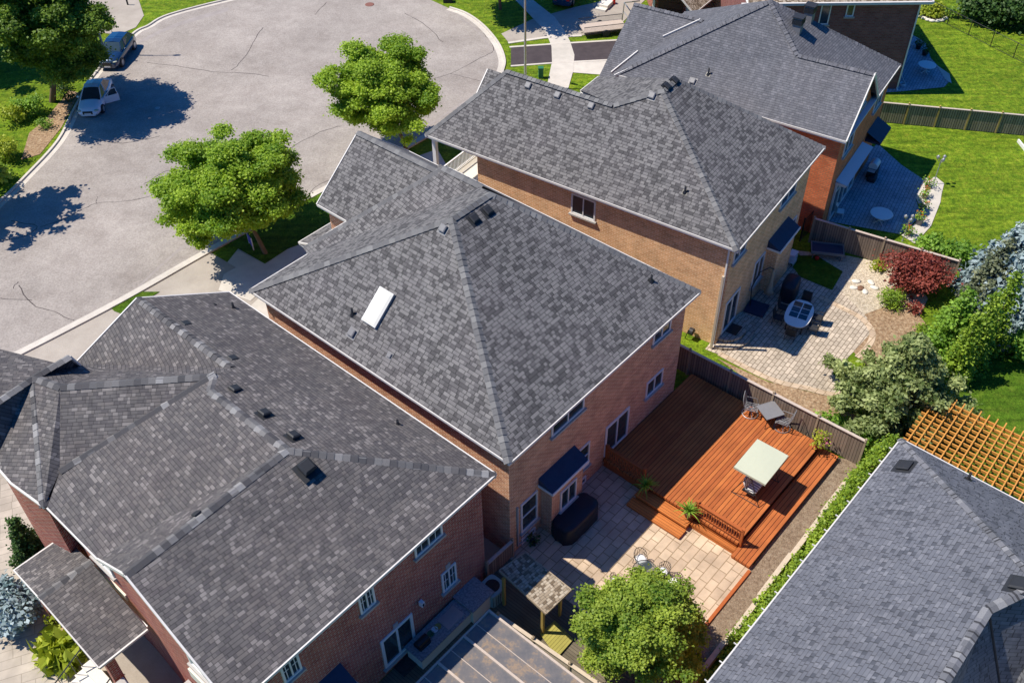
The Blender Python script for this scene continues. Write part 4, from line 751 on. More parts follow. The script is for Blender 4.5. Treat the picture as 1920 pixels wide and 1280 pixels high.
# glazed pergola
o = at(917.5, 1146, 1.7); t = thing('glazed_pergola', 'leaf-littered pergola roof of dark panels and pale beams at the bottom edge', 'pergola', (o.x, o.y, GZ), DA); zt = 1.7-GZ
m = MB(); m.box(-6.2, 0, -6.5, 0, zt-.03, zt); m.build('panels', M_polyc, t)
for k in range(5): x = -6.15+k*1.5375; m = MB(); m.box(x-.05, x+.05, -6.5, .06, zt+.002, zt+.09); m.build('beam', M_cap_w, t)
for k in range(4): x = -5.4+k*1.5375; m = MB(); m.box(x-.015, x+.015, -6.5, 0, zt+.002, zt+.03); m.build('glazing_bar', M_cap_w, t)
m = MB(); m.box(-6.2, .06, -.02, .05, zt-.15, zt+.1); m.build('beam', M_cap_w, t)
for x, y in ((-6.1, -.1), (-.1, -.1), (-.1, -6.3), (-6.1, -6.3)): m = MB(); m.box(x-.06, x+.06, y-.06, y+.06, 0, zt-.03); m.build('post', M_cap_w, t)
# orange pergola on the right
o = at(1717, 828, 1.9); t = thing('cedar_pergola', 'bright orange cedar pergola with crossed rafters over the right-hand lawn', 'pergola', (o.x, o.y, GZ), 50); zt = 1.9-GZ
for k in range(22): m = MB(); y = .3-k*.41; m.box(-2.6, 3.7, y-.03, y+.03, zt+.152, zt+.24); m.build('slat', M_perg, t)
for k in range(17): m = MB(); x = -2.4+k*.36; m.box(x-.03, x+.03, -8.9, .55, zt+.0, zt+.15); m.build('rafter', M_perg, t)
for y in (-.2, -4.4, -8.4):
    for x in (-2.2, 3.2): m = MB(); m.box(x-.08, x+.08, y-.08, y+.08, 0, zt-.21); m.build('post', M_perg, t)
for x in (-2.2, 3.2): m = MB(); m.box(x-.05, x+.05, -8.8, .3, zt-.2, zt-.003); m.build('beam', M_perg, t)
# ---------------- furniture ----------------
def ring(m, c, r, rad, n=20, tube=6, sx=1, sy=1, a0=0, a1=2*math.pi):
    m.tube([(c[0]+r*sx*math.cos(a0+(a1-a0)*k/n), c[1]+r*sy*math.sin(a0+(a1-a0)*k/n), c[2]) for k in range(n+1)], rad, tube, False)
def cushion(m, x, y, z, sx, sy, sz, M=None):
    b = min(sx, sy)*.18; vs = []
    for zz, ins in ((0, b), (sz*.25, 0), (sz*.75, 0), (sz, b)):
        X, Y = sx/2-ins, sy/2-ins; c = b*1.2
        for px, py in ((-X+c, -Y), (X-c, -Y), (X, -Y+c), (X, Y-c), (X-c, Y), (-X+c, Y), (-X, Y-c), (-X, -Y+c)): vs.append(Vector((x+px, y+py, z+zz)))
    if M: vs = [M @ v for v in vs]
    m.mesh(vs, [(k*8+j, k*8+(j+1) % 8, (k+1)*8+(j+1) % 8, (k+1)*8+j) for k in range(3) for j in range(8)], True); m.mesh(vs[-8:], [tuple(range(8))]); m.mesh(vs[:8][::-1], [tuple(range(8))])
def slat_chair(label, loc, deg, group):
    """metal chair, curved slatted back, white seat cushion; faces +x"""
    t = thing('patio_chair', label, 'chair', loc, deg, group); m = MB()
    for s in (-1, 1): m.tube([(.25, s*.24, 0), (.24, s*.25, .42), (.1, s*.27, .62), (-.22, s*.26, .62)], .014, 6); m.tube([(-.28, s*.22, 0), (-.22, s*.22, .42)], .014, 6)
    ring(m, (0, 0, .42), .25, .012, 16); m.build('frame', M_black, t); m = MB()
    for k in range(11):
        a = math.pi/2+math.pi*k/10; m.tube([(.02+math.cos(a)*.22, math.sin(a)*.24, .44), (-.02+math.cos(a)*.33, math.sin(a)*.33, .72+.22*math.sin(math.pi*k/10))], .013, 5)
    m.tube([(-.02+math.cos(math.pi/2+math.pi*k/10)*.33, math.sin(math.pi/2+math.pi*k/10)*.33, .72+.22*math.sin(math.pi*k/10)) for k in range(11)], .014, 5); m.build('backrest', M_black, t)
    m = MB(); cushion(m, .0, 0, .43, .5, .5, .09); m.build('cushion', M_cush, t); return t
G1 = 'white cushioned chairs around the patio table'
c0 = slat_chair('white cushioned metal chair nearest the deck steps on the sand patio', at(1200, 1059), -58, G1)
tc = at(1207, 1085)
copy_tree(c0, at(1240, 1083), 200, 'white cushioned metal chair at the right of the glass patio table', G1); copy_tree(c0, at(1156, 1101), 12, 'white cushioned metal chair at the left of the glass patio table', G1); copy_tree(c0, at(1262, 1103), 190, 'metal chair half hidden by the pear tree at the glass table', G1)
t = thing('patio_table', 'low glass topped table with crossed metal legs among white cushioned chairs', 'table', tc, 20); m = MB()
for s in (-1, 1): m.tube([(-.45, s*.4, 0), (.4, s*.35, .68)], .016, 6); m.tube([(.45, s*.4, 0), (-.4, s*.35, .68)], .016, 6)
ring(m, (0, 0, .69), .56, .018, 24); m.build('frame', M_black, t); m = MB(); m.lathe([(.54, .68), (.54, .695)], (0, 0, 0), 24); m.build('tabletop', M_clear, t)
# rocker swivel chairs + square table on the deck
def rocker(label, loc, deg):
    t = thing('rocker_chair', label, 'chair', loc, deg, 'swivel chairs at the small square table'); t.scale = (1.25,)*3; m = MB(); ring(m, (0, 0, .03), .33, .018, 22); ring(m, (0, 0, .3), .14, .014, 12)
    for k in range(4): a = k*math.pi/2+.4; m.tube([(math.cos(a)*.33, math.sin(a)*.33, .03), (math.cos(a)*.2, math.sin(a)*.2, .18), (0, 0, .3)], .014, 5)
    m.build('swivel_base', M_steel if deg < 0 else M_vent, t); m = MB()
    for k in range(6): y = -.22+k*.088; m.box(-.24, .26, y-.018, y+.018, .4, .415)
    m.box(-.26, -.22, -.27, .27, .39, .42); m.box(.24, .28, -.27, .27, .39, .42); m.build('seat', M_vent, t); m = MB()
    m.tube([(-.22, -.27, .4), (-.36, -.3, .95), (-.38, -.15, 1.08), (-.38, .15, 1.08), (-.36, .3, .95), (-.22, .27, .4)], .016, 6)
    for k in range(4): y = -.18+k*.12; m.tube([(-.23, y, .42), (-.37, y*1.2, 1.06)], .009, 5)
    m.build('backrest', M_vent, t); m = MB()
    for s in (-1, 1): m.tube([(-.28, s*.29, .66), (.15, s*.31, .64), (.24, s*.3, .42)], .015, 6)
    m.build('armrest', M_vent, t); return t
rocker('swivel patio chair left of the small square table on the deck', at(1406, 775, 0), -20); rocker('swivel patio chair right of the small square table on the deck', at(1466, 801, 0), 150)
t = thing('side_table', 'small square grey metal table by the fence on the deck', 'table', at(1440, 787, 0), 20); t.scale = (1.2, 1.2, 1.05); m = MB(); m.box(-.42, .42, -.42, .42, .7, .715); m.box(-.44, .44, -.44, -.42, .68, .72); m.box(-.44, .44, .42, .44, .68, .72); m.box(-.44, -.42, -.42, .42, .68, .72); m.box(.42, .44, -.42, .42, .68, .72); m.build('tabletop', M_vent, t)
for a, b in ((-1, -1), (1, -1), (1, 1), (-1, 1)): m = MB(); m.tube([(a*.4, b*.4, .7), (a*.3, b*.3, .35), (a*.42, b*.42, 0)], .016, 6); m.build('leg', M_black, t)
# canopy swing
cc = sum((at(x, y, 1.95) for x, y in ((1421.6, 821.7), (1477.6, 855.5), (1433.3, 909.4), (1377.3, 873.8))), Vector())/4
e1 = at(1477.6, 855.5, 1.95)-at(1421.6, 821.7, 1.95); e2 = at(1421.6, 821.7, 1.95)-at(1377.3, 873.8, 1.95); hx, hy = e2.length/2, e1.length/2
t = thing('canopy_swing', 'swing seat with striped cushion under a cream rectangular canopy on the deck', 'garden swing', (cc.x, cc.y, 0), math.degrees(math.atan2(e2.y, e2.x)))
m = MB(); n = 8
for i in range(n):
    for j in range(6):
        f = lambda a, b: Vector((-hx+2*hx*a/n, -hy+2*hy*b/6, 2.0+.05*math.cos((a/n-.5)*math.pi)*math.cos((b/6-.5)*math.pi)-.04))
        m.face([f(i, j), f(i+1, j), f(i+1, j+1), f(i, j+1)], smooth=True)
for s in (-1, 1): m.box(-hx, hx, s*hy-.005, s*hy+.005, 1.84, 1.96); m.box(s*hx-.005, s*hx+.005, -hy, hy, 1.84, 1.96)
m.build('canopy', M_canopy, t); m = MB()
for s in (-1, 1): m.tube([(s*(hx-.1), -hy+.05, 1.86), (s*(hx-.1), hy-.05, 1.86)], .02, 6); m.tube([(s*(hx-.1), 0, 1.9), (s*(hx-.15), -.75, .02)], .022, 6); m.tube([(s*(hx-.1), 0, 1.9), (s*(hx-.15), .75, .02)], .022, 6); m.tube([(s*(hx-.15), -.75, .03), (s*(hx-.15), .75, .03)], .018, 6)
m.tube([(-hx+.1, 0, 1.88), (hx-.1, 0, 1.88)], .022, 6); m.build('frame', M_black, t); m = MB()
for s in (-1, 1): m.tube([(s*(hx-.22), 0, 1.88), (s*(hx-.25), .1, .6), (s*(hx-.25), -.4, .55)], .014, 5)
m.box(-hx+.25, hx-.25, -.35, .3, .4, .44); m.build('seat', M_black, t)
M_strip = NT('stripe_fabric'); sp_ = M_strip.n('SeparateXYZ'); M_strip.L(M_strip.coord('Object'), sp_.inputs[0]); M_strip = M_strip.done(M_strip.mix(M_strip.m2('GREATER_THAN', M_strip.m2('FRACT', M_strip.m2('MULTIPLY', sp_.outputs[0], 7.0)), .55), (.75, .76, .74), (.2, .22, .24)), .85)
m = MB(); cushion(m, 0, -.05, .44, 2*hx-.6, .62, .1); cushion(m, 0, 0, 0, 2*hx-.6, .6, .1, Matrix.Translation((0, .3, .78)) @ Matrix.Rotation(R(72), 4, 'X')); m.build('cushion', M_strip, t)
# potted plants
def pot_plant(label, loc, r=.22, hp=.32, kind='flower', mat=None, seed=1, fr=.36, potm=None, group=None):
    t = thing('potted_plant', label, 'potted plant', loc, 0, group); m = MB(); m.lathe([(r*.7, 0), (r, hp*.9), (r*1.08, hp*.92), (r*1.08, hp), (r*.9, hp), (r*.85, hp*.85), (.01, hp*.85)], (0, 0, 0), 14); m.build('pot', potm or M_terra, t)
    if kind == 'flower':
        leaves('foliage', mat or L_yel, t, crown_clumps((0, 0, hp+fr*.6), (fr, fr, fr*.7), 9, fr*.45, seed), 420, .11, seed)
        if mat is not L_dark: leaves('flowers', L_pink if potm is None else L_orange, t, crown_clumps((0, 0, hp+fr*.9), (fr*1.05, fr*1.05, fr*.8), 5, fr*.18, seed+1), 420, .09, seed+1)
    else:
        m = MB(); rd = random.Random(seed)
        for k in range(46):
            a = rd.random()*6.28; l = fr*(1+rd.random()*.6); e = .3+rd.random()*1.1; w = .045; dx, dy = math.cos(a), math.sin(a); prev = None
            for j in range(5):
                f = j/4; c = Vector((dx*l*f*math.cos(e)*1.1, dy*l*f*math.cos(e)*1.1, hp+l*f*math.sin(e)*1.3-l*f*f*.55)); s = Vector((-dy, dx, 0))*w*(1-f*.85); cur = (c-s, c+s)
                if prev: m.face([prev[0], cur[0], cur[1], prev[1]])
                prev = cur
        o = m.build('foliage', mat or L_shr, t); at_ = o.data.attributes.new('tone', 'FLOAT', 'FACE'); at_.data.foreach_set('value', np.random.default_rng(seed).random(len(o.data.polygons)).astype(np.float32))
    return t
pot_plant('yellow-green potted plant with pink flowers in the fence corner of the deck', at(1535, 838, 0), .26, .34, seed=3, fr=.42)
pot_plant('spiky leafed potted plant in shade beside the inner deck railing', at(1209, 919, 0), .22, .36, 'spike', seed=5, fr=.5); pot_plant('spiky leafed potted plant in sun beside the outer deck railing', at(1290, 967, 0), .22, .36, 'spike', seed=8, fr=.55)
for i, (x, y, lb) in enumerate(((1738, 352, 'red potted flowers at the foot of the tall lamp on the curved border'), (1733, 372, 'second pot of flowers down from the tall lamp on the curved border'), (1728, 392, 'orange potted flowers midway along the curved pale border'), (1722, 421, 'large grey pot of red flowers on the curved pale border'), (1702, 441, 'small pot of orange flowers nearest the brown fence'))):
    pot_plant(lb, at(x, y), .26 if i == 3 else .18, .5 if i == 3 else .28, seed=20+i, fr=.34, potm=M_vent if i == 3 else M_post, mat=L_shr, group='flower pots along the curved border')
for i, (x, y) in enumerate(((1721, 92), (1733, 104))): pot_plant(('dark leafy pot plant nearest the brick wall, upper right patio', 'dark leafy pot plant nearest the round blue table, upper right')[i], at(x, y), .25, .4, seed=40+i, fr=.4, potm=M_dark, mat=L_dark)
pot_plant('small dark bush in a pot at the basement window corner', at(1000, 1020), .16, .3, seed=44, fr=.3, mat=L_dark, potm=M_dark)
# covered grills
def cover(name, label, loc, deg, sx, sy, sz, mat, seed=1, dome=.35, cat='grill'):
    t = thing(name, label, cat, loc, deg); m = MB(); n, k_ = 28, 8; vs = []; rd = random.Random(seed)
    for i in range(k_+1):
        f = i/k_; z = sz*(1-math.cos(f*math.pi/2)*0) if 0 else sz*min(1, f*1.45)*(1 if f < .69 else 1); sh = 1 if f < .62 else math.cos((f-.62)/.38*math.pi/2*.98)**.55
        if f >= .62: z = sz*(.86+.14*math.sin((f-.62)/.38*math.pi/2))
        else: z = sz*.86*f/.62
        for j in range(n):
            a = 2*math.pi*j/n; c, s = math.cos(a), math.sin(a); p = 4.5; q = (abs(c)**p+abs(s)**p)**(-1/p); wv = 1+(.035*math.sin(j*2.3+seed)+.02*rd.random())*(1-f)
            vs.append((sx/2*c*q*sh*wv, sy/2*s*q*sh*wv, z))
    m.mesh(vs, [(i*n+j, i*n+(j+1) % n, (i+1)*n+(j+1) % n, (i+1)*n+j) for i in range(k_) for j in range(n)], True); m.mesh(vs[-n:], [tuple(range(n))]); m.build('cover', mat, t); return t
t = cover('covered_barbecue', 'large black covered barbecue against the centre house under its bay roof', at(1078, 985), 48, 2.5, 1.25, 1.2, M_blackfab, 3); m = MB(); m.box(-.5, .5, -.62, -.58, .1, .16); m.build('strap', M_dark, t)
cover('covered_barbecue', 'tall dark covered grill beside the folded umbrella, second patio', at(1478, 555), 60, 1.5, .9, 1.3, M_blackfab, 5); cover('covered_barbecue', 'white hooded grill on the shaded blue-grey patio', at(1634, 337), 60, .9, .6, .4, M_dark, 6)
t = thing('barbecue', 'white lidded barbecue on a dark cart beside the orange brick house', 'grill', at(1634, 330), 58); m = MB(); m.box(-.5, .5, -.3, .3, .1, .8); m.build('cart', M_dark, t); m = MB()
m.tube([(-.4, 0, .95), (.4, 0, .95)], .3, 14); m.build('hood', M_white, t); m = MB(); m.box(-.85, -.5, -.25, .25, .78, .82); m.box(.5, .85, -.25, .25, .78, .82); m.build('side_shelf', M_steel, t)
# far patio tables
def round_table(label, loc, r, mat):
    t = thing('round_table', label, 'table', loc, 15); m = MB(); m.lathe([(r*.96, .7), (r, .715), (r, .735), (r*.97, .74)], (0, 0, 0), 28); m.build('tabletop', mat, t); m = MB(); m.tube([(0, 0, 0), (0, 0, .7)], .04, 8)
    for k in range(4): a = k*math.pi/2; m.tube([(0, 0, .2), (math.cos(a)*r*.6, math.sin(a)*r*.6, .03)], .03, 6)
    m.build('pedestal', mat, t); return t
round_table('round white table on the blue-grey patio of the third house', at(1648, 417), .72, M_white); round_table('round white table on the shaded patio at the far upper right', at(1734, 137), .7, M_white)
def moulded_chair(label, loc, deg):
    t = thing('patio_chair', label, 'chair', loc, deg); m = MB(); m.box(-.28, .28, -.28, .28, .38, .43); m.build('seat', M_white, t); m = MB()
    for k in range(9): a = -1.2+2.4*k/8; a2 = -1.2+2.4*(k+1)/8; f = lambda q, z: Vector((-.05-.3*math.cos(q), .32*math.sin(q), z)); (k < 8) and m.face([f(a, .43), f(a2, .43), f(a2, 1.0-.15*abs(a2)), f(a, 1.0-.15*abs(a))])
    m.build('backrest', M_white, t)
    for a, b in ((-1, -1), (1, -1), (1, 1), (-1, 1)): m = MB(); m.tube([(a*.24, b*.24, .4), (a*.28, b*.28, 0)], .025, 5); m.build('leg', M_white, t)
    return t
moulded_chair('white moulded chair by the sunlit brick corner of the third house', at(1572, 405), -20)
t = thing('garden_hose', 'pale coiled hose on the ground by the plum brick corner', 'hose', at(1692, 160), 0); m = MB(); [ring(m, (0, 0, .05+.05*k), .22, .03, 16) for k in range(3)]; m.tube([(.22, 0, .1), (0, .5, .5), (-.1, .8, 1.2)], .025, 6); m.build('coil', M_white, t)
# second patio: oval table, chairs, umbrella, tool frame, steps
t = thing('oval_dining_table', 'oval blue-white table with glass insert panels on the second patio', 'table', at(1494, 605), 62); m = MB(); n = 40; prof = [(1.25*abs(math.cos(2*math.pi*k/n))**.75*(1 if math.cos(2*math.pi*k/n) > 0 else -1), .75*abs(math.sin(2*math.pi*k/n))**.75*(1 if math.sin(2*math.pi*k/n) > 0 else -1)) for k in range(n)]
m.prism(prof, .7, .74); m.build('tabletop', M_white, t); m = MB()
for i in range(3):
    for j in range(2): m.box(-.45+i*.5, -.0+i*.5, -.52+j*.54, -.04+j*.54, .741, .745)
m.build('glass_panel', M_glass, t); m = MB(); [m.box(a*.9-.04, a*.9+.04, b*.45-.04, b*.45+.04, 0, .7) for a in (-1, 1) for b in (-1, 1)]; m.build('leg_frame', M_dark, t)
def sling(label, loc, deg):
    t = thing('dining_chair', label, 'chair', loc, deg, 'dark chairs around the oval table'); m = MB(); m.box(-.25, .25, -.25, .25, .4, .45); m.build('seat', M_dark, t); m = MB(); m.face([(-.24, -.25, .45), (-.24, .25, .45), (-.36, .25, 1.0), (-.36, -.25, 1.0)]); m.face([(-.26, .25, .45), (-.26, -.25, .45), (-.38, -.25, 1.0), (-.38, .25, 1.0)]); m.build('backrest', M_dark, t); m = MB()
    for s in (-1, 1): m.tube([(.26, s*.27, 0), (.26, s*.27, .62), (-.3, s*.27, .64)], .016, 5); m.tube([(-.3, s*.27, 0), (-.26, s*.27, .45), (-.38, s*.27, 1.02)], .016, 5)
    m.build('frame', M_black, t); return t
fw62 = lambda x, y: at(1494, 605) + Vector((math.cos(R(62))*x-math.sin(R(62))*y, math.sin(R(62))*x+math.cos(R(62))*y, 0))
ch = sling('dark sling chair at the near end of the oval table', fw62(-1.5, 0), 62)
for (x, y, d, lb) in ((1.5, 0, 242, 'dark sling chair at the far end of the oval table'), (-.5, 1.0, -28, 'dark sling chair on the house side of the oval table, nearer'), (.5, 1.0, -28, 'dark sling chair on the house side of the oval table, farther'), (-.5, -1.0, 152, 'dark sling chair on the sunny side of the oval table, nearer'), (.5, -1.0, 152, 'dark sling chair on the sunny side of the oval table, farther')): copy_tree(ch, fw62(x, y), d, lb)
t = thing('folded_umbrella', 'folded beige cantilever umbrella on a square weighted base', 'umbrella', at(1418, 580), 60); m = MB(); m.box(-.6, .6, -.6, .6, 0, .14); m.build('base', M_navy, t)
m = MB(); m.tube([(0, .4, .1), (-.1, .5, 1.6), (.3, .3, 2.5), (.9, -.1, 2.6), (1.2, -.3, 2.3)], .035, 8); m.build('pole', M_black, t); m = MB(); m.lathe([(.05, 2.35), (.1, 2.1), (.12, 1.4), (.2, .9), (.3, .62), (.22, .6)], (1.1, -.3, 0), 12); m.build('canopy', plain('umbrella_beige', (.4, .35, .25), .9, .25, 8), t)
t = thing('game_table', 'dark blue framed table leaning by the fence beside a red ball', 'table', at(1548, 480), -12); m = MB(); m.box(-.95, .95, -.5, .5, .5, .58); m.build('tabletop', M_navy, t); m = MB(); [m.tube([(a*.85, b*.42, 0), (a*.85, b*.42, .5)], .03, 6) for a in (-1, 1) for b in (-1, 1)]
m.box(-1, 1, -.55, -.5, .48, .66); m.box(-1, 1, .5, .55, .48, .66); m.box(-1, -.95, -.5, .5, .48, .66); m.box(.95, 1, -.5, .5, .48, .66); m.build('frame', M_vent, t)
t = thing('ball', 'small red ball lying in the shade near the brown fence', 'ball', at(1531, 487), 0); m = MB(); m.blob((0, 0, .14), (.14, .14, .14), 14, 8); m.build('ball_shell', M_red, t)
t = thing('wire_rack', 'small white wire rack beside the second house wall', 'rack', at(1483, 495), 55); m = MB()
for k in range(6): m.tube([(-.3+.12*k, -.2, 0), (-.3+.12*k, -.2, .9)], .012, 4); m.tube([(-.3+.12*k, .2, 0), (-.3+.12*k, .2, .9)], .012, 4)
for z_ in (.3, .6, .9): m.box(-.32, .32, -.22, .22, z_-.01, z_)
m.build('shelf_frame', M_white, t)
t = thing('patio_steps', 'two semicircular stone steps with a dark mat at the patio door', 'steps', F3.w(1.9, .45, GZ), 54.8); m = MB()
for r_, z1, z0 in ((1.75, .2, 0), (1.25, .4, .2)): m.prism([(r_*math.cos(math.pi+math.pi*k/18), r_*.85*math.sin(math.pi+math.pi*k/18)) for k in range(19)], z0, z1)
m.build('step', M_pav3, t); m = MB(); m.box(-.5, .4, -.75, -.1, .4, .42); m.build('mat', M_black, t)
t = thing('hose_reel', 'garden hose reel on the sunlit side wall of the second house', 'hose reel', F3.w(.25, 1.9, GZ+.5), 54.8); m = MB(); m.tube([(-.12, -.12, .1), (-.12, .12, .1)], .22, 14); m.build('drum', M_dark, t); m = MB(); m.tube([(.1, -.16, .1), (-.35, -.16, .1)], .02, 5); m.tube([(-.3, .1, .3), (-.35, .2, -.2), (-.2, .3, -.5)], .025, 6); m.build('hose_end', M_black, t)
# rear-yard lamps
def yard_lamp(label, loc, hgt, heads):
    t = thing('garden_lamp', label, 'lamp', loc, 30, 'white garden lamps on the curved border'); m = MB(); m.tube([(0, 0, 0), (0, 0, .15), (0, 0, hgt)], [.08, .035, .03], 8); m.build('pole', M_steel, t)
    for k in range(heads):
        a = 2*math.pi*k/heads; x, y = math.cos(a)*.25, math.sin(a)*.25; m = MB(); m.tube([(0, 0, hgt-.1), (x*.6, y*.6, hgt-.15), (x, y, hgt)], .015, 5); o = m.build('arm', M_steel, t); m = MB(); m.lathe([(.05, 0), (.1, .06), (.12, .2), (.03, .27), (.01, .3)], (x, y, hgt), 8); m.build('lantern', M_steel, o)
    return t
yard_lamp('white three-headed garden lamp standing in the curved border on the lawn side', at(1750, 345), 1.95, 3); yard_lamp('white three-headed garden lamp near the brown fence end of the border', at(1692, 452), 1.7, 3)
# air conditioner
t = thing('air_conditioner', 'blue-grey outdoor air conditioner unit beside the shingled lean-to', 'air conditioner', at(924, 1118), 48); m = MB(); n = 32
rp = [(.47*c*(abs(c)**5+abs(s)**5)**(-.2), .47*s*(abs(c)**5+abs(s)**5)**(-.2)) for c, s in ((math.cos(2*math.pi*k/n), math.sin(2*math.pi*k/n)) for k in range(n))]
m.prism(rp, 0, .82); m.build('casing', M_teal, t); m = MB(); m.prism([(x*1.04, y*1.04) for x, y in rp], .82, .88); m.build('lid', M_teal, t); m = MB()
for k in range(5): ring(m, (0, 0, .89), .07+.065*k, .008, 20, 4)
m.build('grille', M_black, t); m = MB(); m.lathe([(.33, .881), (.33, .884)], (0, 0, 0), 20); m.build('fan_well', M_dark, t); m = MB()
for k in range(24): a = 2*math.pi*k/24; c, s = math.cos(a), math.sin(a); q = .475*(abs(c)**5+abs(s)**5)**(-.2); m.box(c*q-.008, c*q+.008, s*q-.008, s*q+.008, .08, .76)
m.build('louvre', M_dark, t)
# outdoor kitchen of the lower left house
cf = lambda px, py, z: F1.z(px, py, z)
a, b, c_ = cf(868, 1091, .35), cf(914, 1120, .35), cf(886, 1141, .35); o = F1.w(min(a.x, c_.x)-.1, min(b.y, c_.y), GZ); t = thing('outdoor_kitchen', 'L-shaped speckled granite outdoor kitchen counter with a blue sink along the dark red wall', 'counter', o, 48.3)
w_ = 1.3; d_ = .43-min(b.y, c_.y); m = MB(); m.box(0, w_, 0, d_, 0, .95); m.box(-3.0, 0, d_-1.0, d_-.1, 0, .85); m.build('base_cabinet', M_stucco, t); m = MB(); m.box(-.05, w_+.05, -.05, d_+.05, .95, 1.0); m.box(-3.1, -.05, d_-1.1, d_-.05, .85, .9); m.build('countertop', M_granite, t)
m = MB(); m.box(-1.3, -.3, d_-.95, d_-.25, .9, .93); m.build('sink', M_steel, t)
for i, (x, mm, lb) in enumerate(((-1.7, M_white, 'white plate'), (-1.95, M_green, 'green bowl'), (-1.5, M_yelp, 'yellow bowl'))): q = o+Vector((math.cos(R(48.3))*x-math.sin(R(48.3))*(d_-.5), math.sin(R(48.3))*x+math.cos(R(48.3))*(d_-.5), .9)); tt = thing('bowl', lb+' on the granite outdoor counter', 'bowl', q, 0); m = MB(); m.lathe([(.05, 0), (.14, .06), (.15, .1), (.13, .1), (.04, .03)], (0, 0, 0), 14); m.build('bowl_shell', mm, tt)
q = o+Vector((math.cos(R(48.3))*-2.5-math.sin(R(48.3))*(d_-.55), math.sin(R(48.3))*-2.5+math.cos(R(48.3))*(d_-.55), .9)); tt = thing('grill', 'small black portable grill on the near end of the granite counter', 'grill', q, 48); m = MB(); m.box(-.3, .3, -.22, .22, 0, .2); m.build('body', M_black, tt); m = MB(); m.tube([(-.3, 0, .2), (.3, 0, .2)], .2, 12); m.build('lid', M_black, tt)
t = thing('door_mat', 'dark patterned mat outside the patio door of the dark red house', 'mat', F1.w(F1.z(776, 1232, GZ).x, F1.z(776, 1232, GZ).y, GZ+.02), 48); m = MB(); m.box(-.9, .9, -.35, .35, 0, .02); m.build('mat_sheet', plain('mat_pattern', (.05, .05, .05), .9, .8, 9), t)
q = F1.y(790, 1133, .3); t = thing('wall_lantern', 'white wall lantern above the outdoor kitchen', 'lamp', F1.w(q.x, .36, q.z), 48.3); m = MB(); m.box(-.08, .08, -.2, .0, 0, .28); m.build('housing', M_white, t); m = MB(); m.box(-.05, .05, -.21, -.2, .04, .22); m.build('pane', M_glass, t)
